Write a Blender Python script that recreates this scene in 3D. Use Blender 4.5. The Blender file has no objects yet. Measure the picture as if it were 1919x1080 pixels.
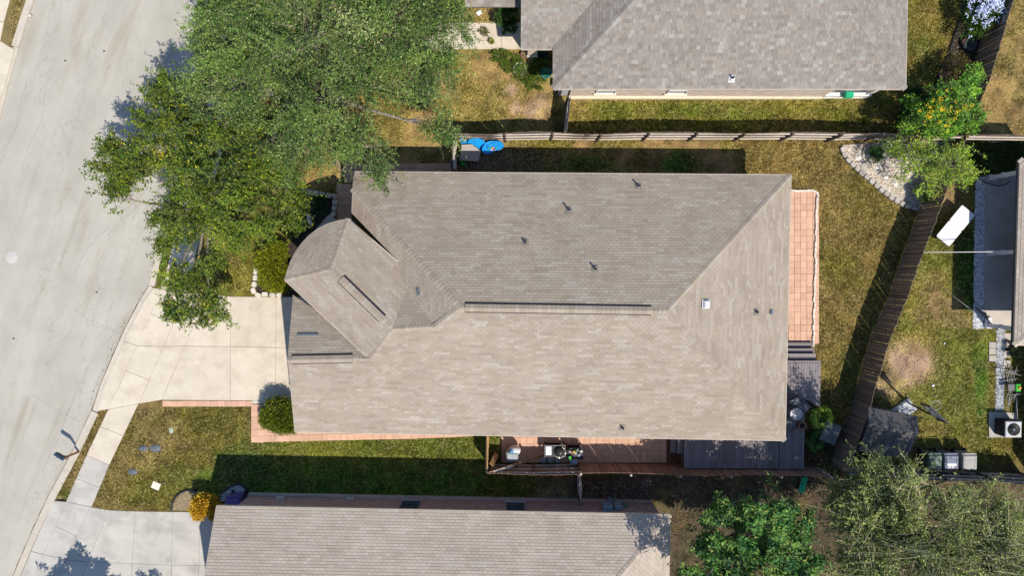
import bpy, math, random
import numpy as np
from mathutils import Vector, Matrix
from mathutils.geometry import tessellate_polygon

random.seed(7)
rng = np.random.default_rng(11)
R = math.radians
scene = bpy.context.scene
col = scene.collection

# ------------------------------------------------------------------ camera
H = 36.0            # drone height in metres
F = 1279.3          # focal length in photograph pixels (24 mm equivalent)
TILT = -math.atan(40.0 / F)
cam_d = bpy.data.cameras.new('camera')
cam = bpy.data.objects.new('camera', cam_d)
col.objects.link(cam)
cam_d.sensor_fit = 'HORIZONTAL'
cam_d.sensor_width = 36.0
cam_d.lens = 36.0 * F / 1919.0
cam_d.clip_end = 1000
cam.location = (0, 0, H)
cam.rotation_euler = (TILT, 0, 0)
scene.camera = cam

# ------------------------------------------------------------------ light
SUNV = Vector((0.40, -0.567, 1.0)).normalized()
el = math.asin(SUNV.z)
az = math.atan2(SUNV.x, SUNV.y)
world = bpy.data.worlds.new('World')
scene.world = world
world.use_nodes = True
wn = world.node_tree
bg = wn.nodes['Background']
sky = wn.nodes.new('ShaderNodeTexSky')
sky.sky_type = 'NISHITA'
sky.sun_disc = False
sky.sun_elevation = el
sky.sun_rotation = az
sky.altitude = 200
sky.air_density = 1.0
sky.dust_density = 0.4
sky.ozone_density = 2.5
wn.links.new(sky.outputs[0], bg.inputs[0])
bg.inputs[1].default_value = 0.135
sun_d = bpy.data.lights.new('sun', 'SUN')
sun_d.energy = 4.5
sun_d.angle = R(0.5)
sun_d.color = (1.0, 0.93, 0.82)
sun = bpy.data.objects.new('sun', sun_d)
col.objects.link(sun)
sun.location = SUNV * 60
sun.rotation_euler = (-SUNV).to_track_quat('-Z', 'Y').to_euler()
scene.view_settings.view_transform = 'Standard'
scene.view_settings.look = 'None'
scene.view_settings.exposure = 0.40
scene.view_settings.gamma = 1.0
scene.view_settings.use_curve_mapping = False
scene.cycles.max_bounces = 6
scene.cycles.transparent_max_bounces = 4

# ------------------------------------------------------------------ projection helpers
_ct, _st = math.cos(TILT), math.sin(TILT)
def ray(px, py):
    x = (px - 959.5) / F; y = -(py - 540.0) / F; z = -1.0
    return Vector((x, y * _ct - z * _st, y * _st + z * _ct))
def P(px, py, z=0.0):
    d = ray(px, py); t = (z - H) / d.z
    return Vector((d.x * t, d.y * t, z))
def to_px(x, y, z=0.0):                      # arrays ok
    dx, dy, dz = x, y, z - H
    yc = dy * _ct + dz * _st; zc = -dy * _st + dz * _ct
    return 959.5 + F * dx / -zc, 540.0 - F * yc / -zc
def hit(px, py, pl):                         # camera ray with plane (point, normal)
    d = ray(px, py); o = Vector((0, 0, H))
    t = (pl[0] - o).dot(pl[1]) / d.dot(pl[1])
    return o + d * t

# ------------------------------------------------------------------ object helpers
ORG = {}
def org(p):
    return ORG.get(p.name, Vector((0, 0, 0))) if p is not None else Vector((0, 0, 0))
def tag(o, label=None, cat=None, group=None, kind=None):
    if label: o['label'] = label
    if cat: o['category'] = cat
    if group: o['group'] = group
    if kind: o['kind'] = kind
    return o
def thing(name, label, cat, loc, group=None):
    o = bpy.data.objects.new(name, None)
    o.empty_display_size = 0.3
    col.objects.link(o)
    o.location = loc
    ORG[o.name] = Vector(loc)
    return tag(o, label, cat, group)
def place(name, me, parent, loc=(0, 0, 0), rot=None, mat4=None):
    o = bpy.data.objects.new(name, me)
    col.objects.link(o)
    if parent is not None: o.parent = parent
    if mat4 is not None: o.matrix_local = mat4
    else:
        o.location = loc
        if rot is not None: o.rotation_euler = rot
    ORG[o.name] = org(parent) if parent is not None else Vector((0, 0, 0))
    return o
def copy_tree(o, parent=None):
    c = o.copy(); col.objects.link(c)
    if parent is not None: c.parent = parent
    for ch in list(o.children): copy_tree(ch, c)
    return c

class MB:
    def __init__(s): s.v = []; s.f = []; s.sm = []
    def face(s, pts, smooth=False):
        b = len(s.v); s.v.extend([tuple(p) for p in pts]); s.f.append(tuple(range(b, b + len(pts)))); s.sm.append(smooth)
    def add(s, vs, fs, smooth=False):
        b = len(s.v); s.v.extend([tuple(p) for p in vs])
        for f in fs: s.f.append(tuple(i + b for i in f)); s.sm.append(smooth)
    def box(s, c, size, rz=0.0, m=None, bev=0.0):
        hx, hy, hz = size[0] / 2, size[1] / 2, size[2] / 2
        if bev <= 0:
            vs = [Vector((x, y, z)) for z in (-hz, hz) for x, y in ((-hx, -hy), (hx, -hy), (hx, hy), (-hx, hy))]
            fs = [(3, 2, 1, 0), (4, 5, 6, 7), (0, 1, 5, 4), (1, 2, 6, 5), (2, 3, 7, 6), (3, 0, 4, 7)]
        else:
            b = min(bev, hx * .9, hy * .9, hz * .9)
            vs = []
            for z, i in ((-hz, 0), (hz - b, 0), (hz, b)):
                vs += [Vector((x, y, z)) for x, y in ((-hx + i, -hy + i), (hx - i, -hy + i), (hx - i, hy - i), (-hx + i, hy - i))]
            fs = [(3, 2, 1, 0), (8, 9, 10, 11)]
            for l in (0, 4):
                for k in range(4): fs.append((l + k, l + (k + 1) % 4, l + 4 + (k + 1) % 4, l + 4 + k))
        M = m if m is not None else Matrix.Rotation(rz, 3, 'Z')
        c = Vector(c)
        s.add([M @ v + c for v in vs], fs)
    def prism(s, poly, z0, z1):
        n = len(poly); a = 0
        for i in range(n): a += poly[i][0] * poly[(i + 1) % n][1] - poly[(i + 1) % n][0] * poly[i][1]
        if a < 0: poly = poly[::-1]
        vs = [(p[0], p[1], z0) for p in poly] + [(p[0], p[1], z1) for p in poly]
        fs = [tuple(range(n, 2 * n)), tuple(range(n - 1, -1, -1))] + [(i, (i + 1) % n, (i + 1) % n + n, i + n) for i in range(n)]
        s.add(vs, fs)
    def tube(s, pts, rad, n=6, cap=True):
        pts = [Vector(p) for p in pts]
        if not isinstance(rad, (list, tuple)): rad = [rad] * len(pts)
        b = len(s.v); up = Vector((0.1, 0.2, 1)).normalized()
        for i, p in enumerate(pts):
            t = (pts[min(i + 1, len(pts) - 1)] - pts[max(i - 1, 0)])
            if t.length < 1e-6: t = Vector((0, 0, 1))
            t.normalize(); u = t.cross(up)
            if u.length < 1e-3: u = t.cross(Vector((1, 0, 0)))
            u.normalize(); w = t.cross(u)
            for k in range(n):
                a = 2 * math.pi * k / n
                s.v.append(tuple(p + u * math.cos(a) * rad[i] + w * math.sin(a) * rad[i]))
        for i in range(len(pts) - 1):
            for k in range(n):
                s.f.append((b + i * n + k, b + i * n + (k + 1) % n, b + (i + 1) * n + (k + 1) % n, b + (i + 1) * n + k)); s.sm.append(n > 4)
        if cap:
            s.f.append(tuple(b + k for k in range(n - 1, -1, -1))); s.sm.append(False)
            e = b + (len(pts) - 1) * n
            s.f.append(tuple(e + k for k in range(n))); s.sm.append(False)
    def lathe(s, prof, c, n=20, sx=1.0, sy=1.0, m=None, smooth=True):
        b = len(s.v); c = Vector(c)
        for r, z in prof:
            for k in range(n):
                a = 2 * math.pi * k / n
                p = Vector((r * math.cos(a) * sx, r * math.sin(a) * sy, z))
                if m is not None: p = m @ p
                s.v.append(tuple(p + c))
        for i in range(len(prof) - 1):
            for k in range(n):
                s.f.append((b + i * n + k, b + i * n + (k + 1) % n, b + (i + 1) * n + (k + 1) % n, b + (i + 1) * n + k)); s.sm.append(smooth)
        if prof[0][0] > 1e-4: s.f.append(tuple(b + k for k in range(n - 1, -1, -1))); s.sm.append(False)
        if prof[-1][0] > 1e-4:
            e = b + (len(prof) - 1) * n; s.f.append(tuple(e + k for k in range(n))); s.sm.append(False)
    def mesh(s, name, mat, off=Vector((0, 0, 0))):
        me = bpy.data.meshes.new(name)
        me.from_pydata([(x - off.x, y - off.y, z - off.z) for x, y, z in s.v], [], s.f)
        me.polygons.foreach_set('use_smooth', s.sm)
        if mat: me.materials.append(mat)
        me.update()
        return me
    def build(s, name, mat, parent=None):
        return place(name, s.mesh(name, mat, org(parent)), parent)

def solo(mb, name, mat, label, cat, group=None):     # a thing that is a single mesh, origin at its base
    v = np.array(mb.v); c = Vector((v[:, 0].mean(), v[:, 1].mean(), v[:, 2].min()))
    o = place(name, mb.mesh(name, mat, c), None, c); ORG[o.name] = c
    return tag(o, label, cat, group)
def struct(mb, name, mat, label=None):
    o = mb.build(name, mat); o['kind'] = 'structure'
    if label: o['label'] = label
    return o

# ------------------------------------------------------------------ materials
def nodes_of(name):
    m = bpy.data.materials.new(name); m.use_nodes = True
    nt = m.node_tree; b = nt.nodes['Principled BSDF']
    return m, nt, b
def N(nt, t, **kw):
    n = nt.nodes.new(t)
    for k, v in kw.items(): setattr(n, k, v)
    return n
def mixc(nt, fac, a, b, mode='MIX'):
    n = nt.nodes.new('ShaderNodeMix'); n.data_type = 'RGBA'; n.blend_type = mode
    for sock, val in ((n.inputs[0], fac), (n.inputs[6], a), (n.inputs[7], b)):
        if hasattr(val, 'is_linked'): nt.links.new(val, sock)
        elif isinstance(val, (int, float)): sock.default_value = val
        else: sock.default_value = (*val[:3], 1)
    return n.outputs[2]
def noise(nt, scale, detail=4, rough=.6, vec=None, dist=0.0):
    n = N(nt, 'ShaderNodeTexNoise'); n.inputs['Scale'].default_value = scale
    n.inputs['Detail'].default_value = detail; n.inputs['Roughness'].default_value = rough
    n.inputs['Distortion'].default_value = dist
    if vec is not None: nt.links.new(vec, n.inputs['Vector'])
    return n.outputs[0]
def ramp(nt, fac, lo, hi):
    n = N(nt, 'ShaderNodeMapRange'); n.inputs[1].default_value = lo; n.inputs[2].default_value = hi
    nt.links.new(fac, n.inputs[0]); return n.outputs[0]
def wpos(nt, sx=1, sy=1, sz=1, rz=0):
    g = N(nt, 'ShaderNodeNewGeometry')
    m = N(nt, 'ShaderNodeMapping'); m.inputs['Scale'].default_value = (sx, sy, sz); src = g.outputs['Position']
    if rz:
        q = N(nt, 'ShaderNodeMapping'); q.inputs['Rotation'].default_value = (0, 0, rz); nt.links.new(src, q.inputs['Vector']); src = q.outputs[0]
    nt.links.new(src, m.inputs['Vector']); return m.outputs[0]
def bump(nt, b, h, strength=.3, dist=.02):
    n = N(nt, 'ShaderNodeBump'); n.inputs['Strength'].default_value = strength; n.inputs['Distance'].default_value = dist
    nt.links.new(h, n.inputs['Height']); nt.links.new(n.outputs[0], b.inputs['Normal'])
def mat(name, c1, c2=None, scale=6.0, rough=.8, fine=60, var=0.0, bmp=.15, metal=0.0, stretch=(1, 1, 1), rz=0, big=None, spec=.3):
    """two-tone noise, fine grain, optional per-object tone variation and large stains"""
    m, nt, b = nodes_of(name)
    c2 = c2 or tuple(x * .8 for x in c1)
    v = wpos(nt, *stretch, rz)
    f = ramp(nt, noise(nt, scale, 5, .6, v), .32, .68)
    c = mixc(nt, f, c1, c2)
    if fine:
        g = noise(nt, fine, 3, .7, v)
        c = mixc(nt, ramp(nt, g, .3, .7), mixc(nt, 1.0, c, (.80, .80, .80), 'MULTIPLY'), c)
        bump(nt, b, g, bmp, .01)
    if big:
        f2 = ramp(nt, noise(nt, big[1], 4, .6, wpos(nt)), .48, .62)
        c = mixc(nt, f2, c, mixc(nt, 1.0, c, big[0], 'MULTIPLY'))
    if var:
        oi = N(nt, 'ShaderNodeObjectInfo')
        mr = N(nt, 'ShaderNodeMapRange'); mr.inputs[3].default_value = 1 - var; mr.inputs[4].default_value = 1 + var
        nt.links.new(oi.outputs['Random'], mr.inputs[0])
        cc = N(nt, 'ShaderNodeCombineColor')
        for i in range(3): nt.links.new(mr.outputs[0], cc.inputs[i])
        c = mixc(nt, 1.0, c, cc.outputs[0], 'MULTIPLY')
    nt.links.new(c, b.inputs['Base Color'])
    b.inputs['Roughness'].default_value = rough; b.inputs['Metallic'].default_value = metal
    b.inputs['Specular IOR Level'].default_value = spec
    return m
def attr_mat(name, attr='col', fine=40, lo=.75, rough=.85, bmp=.2, transl=0.0, spec=.25):
    m, nt, b = nodes_of(name)
    a = N(nt, 'ShaderNodeAttribute'); a.attribute_name = attr
    c = a.outputs['Color']
    if fine:
        g = noise(nt, fine, 4, .7, wpos(nt))
        c = mixc(nt, ramp(nt, g, .3, .7), mixc(nt, 1.0, c, (lo, lo, lo), 'MULTIPLY'), c)
        bump(nt, b, g, bmp, .02)
    nt.links.new(c, b.inputs['Base Color']); b.inputs['Roughness'].default_value = rough
    b.inputs['Specular IOR Level'].default_value = spec
    if transl:
        t = N(nt, 'ShaderNodeBsdfTranslucent'); nt.links.new(c, t.inputs[0])
        mx = N(nt, 'ShaderNodeMixShader'); mx.inputs[0].default_value = transl
        nt.links.new(b.outputs[0], mx.inputs[1]); nt.links.new(t.outputs[0], mx.inputs[2])
        nt.links.new(mx.outputs[0], nt.nodes['Material Output'].inputs[0])
    return m
def brick_mat(name, c1, c2, mortar):
    m, nt, b = nodes_of(name)
    g = N(nt, 'ShaderNodeNewGeometry'); s = N(nt, 'ShaderNodeSeparateXYZ'); nt.links.new(g.outputs['Position'], s.inputs[0])
    ad = N(nt, 'ShaderNodeMath', operation='ADD'); nt.links.new(s.outputs[0], ad.inputs[0]); nt.links.new(s.outputs[1], ad.inputs[1])
    cx = N(nt, 'ShaderNodeCombineXYZ'); nt.links.new(ad.outputs[0], cx.inputs[0]); nt.links.new(s.outputs[2], cx.inputs[1])
    bt = N(nt, 'ShaderNodeTexBrick'); nt.links.new(cx.outputs[0], bt.inputs['Vector'])
    bt.inputs['Color1'].default_value = (*c1, 1); bt.inputs['Color2'].default_value = (*c2, 1); bt.inputs['Mortar'].default_value = (*mortar, 1)
    bt.inputs['Scale'].default_value = 1.0; bt.inputs['Brick Width'].default_value = .22; bt.inputs['Row Height'].default_value = .075
    bt.inputs['Mortar Size'].default_value = .009; bt.inputs['Bias'].default_value = .0
    n = noise(nt, 3, 4, .6, wpos(nt, 1, 1, 3))
    c = mixc(nt, ramp(nt, n, .3, .7), bt.outputs[0], mixc(nt, 1.0, bt.outputs[0], (.62, .62, .66), 'MULTIPLY'))
    nt.links.new(c, b.inputs['Base Color']); b.inputs['Roughness'].default_value = .9
    bump(nt, b, bt.outputs[1], -.5, .01)
    return m

M = {}
M['concrete'] = mat('concrete', (.60, .53, .43), (.53, .465, .375), 1.3, .9, 45, .04, .1, big=((.90, .89, .87), 1.1))
M['concrete_grey'] = mat('concrete grey', (.49, .465, .42), (.40, .38, .345), .8, .9, 45, .04, .1, big=((.80, .80, .80), .7), stretch=(.5, 1.6, 1), rz=.2)
M['kerb'] = mat('kerb concrete', (.52, .465, .385), (.44, .395, .33), 1.5, .9, 40, .03, .1)
M['patio_grey'] = mat('grey patio concrete', (.52, .47, .42), (.40, .36, .33), .8, .85, 40, .0, .1)
M['terracotta'] = mat('terracotta paver', (.60, .375, .26), (.53, .325, .225), 2.5, .85, 50, .10, .15)
M['white_stone'] = mat('white limestone', (.68, .62, .53), (.52, .47, .40), 5, .9, 30, .12, .3)
M['grey_block'] = mat('grey edging block', (.44, .40, .36), (.36, .33, .30), 5, .9, 30, .1, .3)
M['chips'] = mat('tan wood chips', (.33, .26, .17), (.24, .18, .11), 6, .95, 30, 0, .8)
M['boulder'] = mat('chalky boulder', (.80, .77, .70), (.66, .62, .56), 4, .9, 30, 0, .3)
M['pale_road'] = mat('pale road patch', (.475, .46, .415), (.45, .435, .40), 1.5, .95, 40)
M['mulch'] = mat('dark mulch', (.045, .032, .024), (.02, .015, .012), 9, .95, 30, 0, .8)
M['red_mulch'] = mat('red mulch', (.17, .075, .035), (.09, .04, .02), 9, .95, 30, 0, .8)
M['cedar'] = mat('weathered cedar board', (.20, .145, .105), (.12, .088, .068), 3, .9, 30, .28, .3, stretch=(6, 6, .6))
M['cedar_dark'] = mat('dark fence board', (.235, .175, .132), (.15, .112, .088), 3, .9, 30, .3, .3, stretch=(6, 6, .6))
M['cedar_red'] = mat('red brown fence board', (.31, .185, .135), (.20, .125, .095), 3, .9, 30, .28, .3, stretch=(6, 6, .6))
M['rail'] = mat('grey fence rail', (.62, .55, .47), (.48, .42, .36), 3, .9, 30, .12, .3)
M['post'] = mat('fence post timber', (.14, .10, .075), (.09, .065, .05), 4, .9, 30, .15, .3)
M['yellow_wood'] = mat('fresh timber', (.45, .27, .10), (.35, .2, .08), 4, .8, 30, .15, .2)
M['brown_wood'] = mat('brown timber', (.26, .13, .06), (.17, .085, .04), 4, .8, 30, .1, .2)
M['deck'] = mat('grey deck board', (.235, .205, .205), (.185, .165, .168), 4, .75, 30, .16, .2, stretch=(5, .6, 1))
M['fascia'] = mat('beige fascia', (.50, .43, .35), None, 3, .6, 0)
M['gutter_white'] = mat('white trim', (.74, .72, .68), None, 3, .5, 0)
M['cream'] = mat('cream stucco', (.70, .62, .47), (.62, .54, .41), 3, .9, 40)
M['brick_red'] = brick_mat('dark red brick', (.32, .18, .15), (.44, .28, .235), (.46, .41, .38))
M['brick_tan'] = brick_mat('tan brick', (.60, .47, .36), (.68, .54, .42), (.70, .62, .52))
M['brick_main'] = brick_mat('brown brick', (.33, .17, .11), (.42, .24, .16), (.45, .40, .34))
M['black_metal'] = mat('black metal', (.018, .018, .02), None, 5, .45, 0)
M['black_plastic'] = mat('black plastic', (.025, .025, .028), None, 5, .55, 0)
M['lead'] = mat('grey metal flashing', (.33, .33, .33), (.25, .25, .25), 9, .5, 0, metal=.4)
M['bright_metal'] = mat('pale metal flashing', (.52, .52, .51), (.42, .42, .42), 9, .6, 0)
M['flashing'] = mat('dusty flashing', (.24, .215, .19), (.18, .16, .14), 9, .7, 0)
M['dark_slate'] = mat('slate blue metal', (.10, .12, .15), None, 9, .5, 0)
M['pebble'] = attr_mat('pebble', 'col', 25, .8, .9)
M['leaf'] = attr_mat('leaf', 'col', 0, 1, .55, 0, .18, .2)
M['grass'] = attr_mat('grass blade', 'col', 0, 1, .85, 0, .1, .04)
M['lawn'] = attr_mat('lawn soil and thatch', 'col', 12, .38, .95, .8)
M['bark'] = mat('bark', (.29, .25, .205), (.17, .145, .12), 6, .95, 40, 0, .6)
M['green_twig'] = mat('olive twig', (.24, .22, .12), (.15, .135, .08), 5, .9, 0)
M['pale_shoot'] = mat('pale olive shoot', (.46, .42, .24), (.34, .31, .18), 5, .8, 0)
M['twig'] = mat('pale twig', (.33, .29, .20), (.20, .175, .12), 5, .9, 0)
M['white_plastic'] = mat('white plastic', (.62, .63, .66), (.58, .59, .62), 2, .4, 0)
M['white_paint'] = mat('white paint', (.74, .73, .71), (.64, .63, .61), 2, .5, 0)
M['blue_plastic'] = mat('bright blue plastic', (.01, .27, .66), (.008, .22, .58), 3, .35, 0)
M['blue_dark'] = mat('deep blue plastic', (.012, .10, .30), None, 3, .35, 0)
M['green_plastic'] = mat('green plastic', (.05, .42, .04), None, 3, .35, 0)
M['emerald'] = mat('emerald plastic', (.02, .40, .20), None, 3, .4, 0)
M['red_plastic'] = mat('red plastic', (.6, .03, .03), None, 3, .35, 0)
M['yellow_plastic'] = mat('yellow plastic', (.75, .55, .05), None, 3, .35, 0)
M['pink_plastic'] = mat('pink plastic', (.7, .35, .55), None, 3, .35, 0)
M['purple'] = mat('violet plastic', (.085, .065, .20), (.07, .055, .17), 3, .45, 0)
M['bin_green'] = mat('green bin plastic', (.15, .21, .155), (.11, .16, .12), 5, .5, 0)
M['bin_blue'] = mat('blue grey bin plastic', (.15, .17, .24), (.12, .135, .19), 5, .5, 0)
M['bin_grey'] = mat('grey bin plastic', (.33, .325, .30), (.27, .265, .25), 5, .5, 0)
M['grey_plastic'] = mat('grey plastic', (.45, .46, .48), (.37, .38, .40), 4, .5, 0)
M['shed'] = mat('dark grey shed resin', (.095, .092, .095), (.07, .068, .072), 3, .7, 40)
M['shed_wall'] = mat('grey shed wall', (.16, .16, .165), (.12, .12, .125), 3, .7, 40)
M['box_grey'] = mat('sage grey storage resin', (.15, .165, .165), (.12, .135, .135), 3, .6, 40)
M['pot_clay'] = mat('clay pot', (.26, .13, .085), (.2, .1, .07), 5, .8, 0)
M['pot_dark'] = mat('dark pot', (.05, .055, .06), None, 5, .6, 0)
M['pot_teal'] = mat('teal glaze', (.03, .22, .22), (.02, .15, .16), 5, .3, 0)
M['pot_white'] = mat('chalk white pot', (.6, .58, .55), None, 5, .6, 0)
M['tank'] = mat('blue grey painted steel', (.27, .35, .42), (.21, .28, .34), 5, .4, 0)
M['foil'] = mat('crumpled foil cover', (.42, .40, .35), (.12, .12, .12), 12, .3, 40, metal=.7, bmp=.9)
M['vinyl'] = mat('grey vinyl cover', (.34, .38, .38), (.25, .29, .29), 6, .55, 40, bmp=.5)
M['glass'] = mat('window glass', (.03, .04, .05), None, 3, .08, 0, spec=.6)
M['table_glass'] = mat('frosted glass', (.17, .24, .24), (.11, .16, .16), 8, .35, 0, spec=.3)
M['cover_blue'] = mat('blue grey meter lid', (.155, .17, .19), (.10, .115, .135), 14, .6, 50)
M['pale_lid'] = mat('pale concrete lid', (.72, .68, .58), None, 9, .8, 50)
M['mint'] = mat('mint plastic lid', (.42, .50, .40), None, 9, .8, 50)
M['rope'] = mat('white rope', (.75, .74, .70), None, 20, .8, 0)
M['crack'] = mat('dark crack filler', (.22, .21, .20), (.30, .29, .28), 5, .95, 0)
M['stain'] = mat('soil in kerb joint', (.17, .12, .08), (.1, .07, .05), 8, .95, 0)
M['joint_grey'] = mat('grey slab joint', (.33, .285, .23), (.25, .21, .17), 5, .95, 0)
M['joint'] = mat('sandy joint', (.50, .32, .22), (.42, .265, .18), 8, .95, 0)
M['meter'] = mat('blue grey electric box', (.22, .29, .34), (.17, .23, .27), 6, .5, 0)
M['mail_black'] = mat('blue black mailbox steel', (.03, .055, .085), None, 6, .4, 0)
M['mail_wood'] = mat('orange brown cedar', (.33, .15, .06), (.23, .10, .045), 5, .8, 30)

def road_mat():
    m, nt, b = nodes_of('pale aged asphalt')
    v = wpos(nt)
    vs = wpos(nt, 1.2, .13, 1, R(20))
    c = mixc(nt, ramp(nt, noise(nt, .55, 5, .6, v), .35, .65), (.475, .452, .395), (.42, .40, .348))
    st = ramp(nt, noise(nt, .75, 5, .62, vs), .40, .68)
    c = mixc(nt, st, mixc(nt, 1.0, c, (.90, .895, .885), 'MULTIPLY'), c)
    d = ramp(nt, noise(nt, 1.1, 3, .5, vs, .6), .58, .70)
    c = mixc(nt, d, c, mixc(nt, 1.0, c, (.90, .86, .80), 'MULTIPLY'))
    gr = noise(nt, 55, 3, .8, v)
    c = mixc(nt, ramp(nt, gr, .3, .7), mixc(nt, 1.0, c, (.70, .70, .70), 'MULTIPLY'), c)
    # hairline crazing
    vo = N(nt, 'ShaderNodeTexVoronoi', feature='DISTANCE_TO_EDGE'); vo.inputs['Scale'].default_value = .55
    dv = N(nt, 'ShaderNodeVectorMath', operation='ADD'); nt.links.new(vs, dv.inputs[0])
    nz = N(nt, 'ShaderNodeTexNoise'); nz.inputs['Scale'].default_value = 1.4; nz.inputs['Detail'].default_value = 5; nt.links.new(v, nz.inputs['Vector'])
    nt.links.new(nz.outputs[1], dv.inputs[1]); nt.links.new(dv.outputs[0], vo.inputs['Vector'])
    cr = N(nt, 'ShaderNodeMapRange'); cr.inputs[1].default_value = .002; cr.inputs[2].default_value = .012; nt.links.new(vo.outputs[0], cr.inputs[0])
    c = mixc(nt, cr.outputs[0], mixc(nt, 1.0, c, (.86, .86, .86), 'MULTIPLY'), c)
    nt.links.new(c, b.inputs['Base Color']); b.inputs['Roughness'].default_value = .92; b.inputs['Specular IOR Level'].default_value = .15
    bump(nt, b, gr, .25, .01)
    return m
M['road'] = road_mat()

def shingle_mat(name):
    m, nt, b = nodes_of(name)
    a = N(nt, 'ShaderNodeAttribute'); a.attribute_name = 'col'
    g = noise(nt, 70, 3, .8, wpos(nt)); g2 = noise(nt, .7, 5, .65, wpos(nt))
    c = mixc(nt, ramp(nt, g, .3, .7), mixc(nt, 1.0, a.outputs['Color'], (.82, .82, .82), 'MULTIPLY'), a.outputs['Color'])
    c = mixc(nt, ramp(nt, g2, .35, .65), mixc(nt, 1.0, c, (.87, .865, .86), 'MULTIPLY'), c)
    nt.links.new(c, b.inputs['Base Color']); b.inputs['Roughness'].default_value = .95; b.inputs['Specular IOR Level'].default_value = .12
    bump(nt, b, g, .25, .006)
    return m
M['shingle'] = shingle_mat('asphalt shingle')
M['deckroof'] = mat('roof underlay', (.17, .145, .12), None, 4, .95, 0)

# ------------------------------------------------------------------ numpy mesh builder with colours
def np_mesh(name, verts, nper, cols, mat, parent, smooth=False):
    """verts (n*nper,3); one polygon of nper corners per group; cols (n,3) colour per polygon"""
    verts = np.asarray(verts, dtype=np.float32).reshape(-1, 3)
    o = org(parent); verts = verts - np.array([o.x, o.y, o.z], dtype=np.float32)
    nv = len(verts); nf = nv // nper
    me = bpy.data.meshes.new(name)
    me.vertices.add(nv); me.vertices.foreach_set('co', verts.ravel())
    me.loops.add(nv); me.loops.foreach_set('vertex_index', np.arange(nv, dtype=np.int32))
    me.polygons.add(nf); me.polygons.foreach_set('loop_start', np.arange(0, nv, nper, dtype=np.int32))
    try: me.polygons.foreach_set('loop_total', np.full(nf, nper, dtype=np.int32))
    except Exception: pass
    a = me.attributes.new('col', 'FLOAT_COLOR', 'POINT')
    c4 = np.ones((nv, 4), dtype=np.float32); c4[:, :3] = np.repeat(np.asarray(cols, dtype=np.float32), nper, axis=0)
    a.data.foreach_set('color', c4.ravel())
    me.materials.append(mat); me.update(calc_edges=True)
    return place(name, me, parent)
def unit(v): return v / np.maximum(np.linalg.norm(v, axis=-1, keepdims=True), 1e-9)
def leaves(name, cen, dirs, nrm, length, width, cols, parent, mat=None):
    """rhombic leaves, slightly folded"""
    n = len(cen); d = unit(dirs); s = unit(np.cross(d, nrm)); u = np.cross(s, d)
    L = (length * rng.uniform(.7, 1.3, n))[:, None]; W = (width * rng.uniform(.7, 1.3, n))[:, None]
    v = np.stack([cen, cen + d * L * .45 + s * W * .5 + u * W * .12, cen + d * L, cen + d * L * .45 - s * W * .5 + u * W * .12], axis=1)
    return np_mesh(name, v.reshape(-1, 3), 4, cols, mat or M['leaf'], parent)
def palette(n, pal, w=None, jit=.18):
    pal = np.array(pal); i = rng.choice(len(pal), n, p=None if w is None else np.array(w) / np.sum(w))
    return pal[i] * rng.uniform(1 - jit, 1 + jit, (n, 1))

# ------------------------------------------------------------------ lawn colour map (grass and soil colour, some shade painted in; ground pixels / 4)
SC = 4
GW, GH = 520, 310; GX0, GY0 = -80, -80          # map covers px -80..2000
gx, gy = np.meshgrid(np.arange(GW) * SC + GX0, np.arange(GH) * SC + GY0)
def vnoise(period, seed):
    r = np.random.default_rng(seed); w, h = int(GW * SC / period) + 3, int(GH * SC / period) + 3
    g = r.random((h, w)); fx = (gx - GX0) / period; fy = (gy - GY0) / period
    ix, iy = fx.astype(int), fy.astype(int); tx, ty = fx - ix, fy - iy
    tx = tx * tx * (3 - 2 * tx); ty = ty * ty * (3 - 2 * ty)
    return (g[iy, ix] * (1 - tx) + g[iy, ix + 1] * tx) * (1 - ty) + (g[iy + 1, ix] * (1 - tx) + g[iy + 1, ix + 1] * tx) * ty
FN = .5 * vnoise(90, 1) + .3 * vnoise(34, 2) + .2 * vnoise(14, 3)
def inpoly(poly, X=None, Y=None):
    X = gx if X is None else X; Y = gy if Y is None else Y
    r = np.zeros(X.shape, bool); n = len(poly); j = n - 1
    for i in range(n):
        xi, yi = poly[i]; xj, yj = poly[j]
        if yi != yj:
            c = ((yi > Y) != (yj > Y)) & (X < (xj - xi) * (Y - yi) / (yj - yi) + xi); r ^= c
        j = i
    return r
OLIVE = np.array((.150, .132, .036)); GREEN = np.array((.095, .125, .022)); STRAW = np.array((.34, .245, .085))
DIRT = np.array((.34, .245, .155)); DEEP = np.array((.03, .11, .018)); BROWN = np.array((.20, .125, .045)); LIME = np.array((.16, .19, .035)); SOIL = np.array((.15, .115, .085))
cmap = np.zeros((GH, GW, 3)); cmap[:] = OLIVE
def region(poly, a, b, lo=.35, hi=.65, seedshift=0):
    m = inpoly(poly); f = np.clip((np.roll(FN, seedshift, 1) - lo) / (hi - lo), 0, 1)[..., None]
    cmap[m] = (a * (1 - f) + b * f)[m]
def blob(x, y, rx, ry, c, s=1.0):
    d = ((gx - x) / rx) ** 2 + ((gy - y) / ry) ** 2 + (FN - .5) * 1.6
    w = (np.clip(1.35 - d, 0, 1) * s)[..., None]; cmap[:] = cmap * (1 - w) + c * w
region([(170, 740), (560, 740), (560, 830), (300, 980), (90, 980)], OLIVE * .95, np.array((.215, .155, .062)), .3, .62)
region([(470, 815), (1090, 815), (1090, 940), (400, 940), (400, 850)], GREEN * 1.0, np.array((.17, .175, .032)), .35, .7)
region([(270, 440), (560, 440), (560, 570), (270, 570)], LIME * .8, np.array((.20, .175, .045)), .4, .7)
region([(380, -80), (1070, -80), (1070, 262), (850, 262), (850, 330), (300, 400)], np.array((.20, .165, .055)), STRAW, .3, .65)
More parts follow.
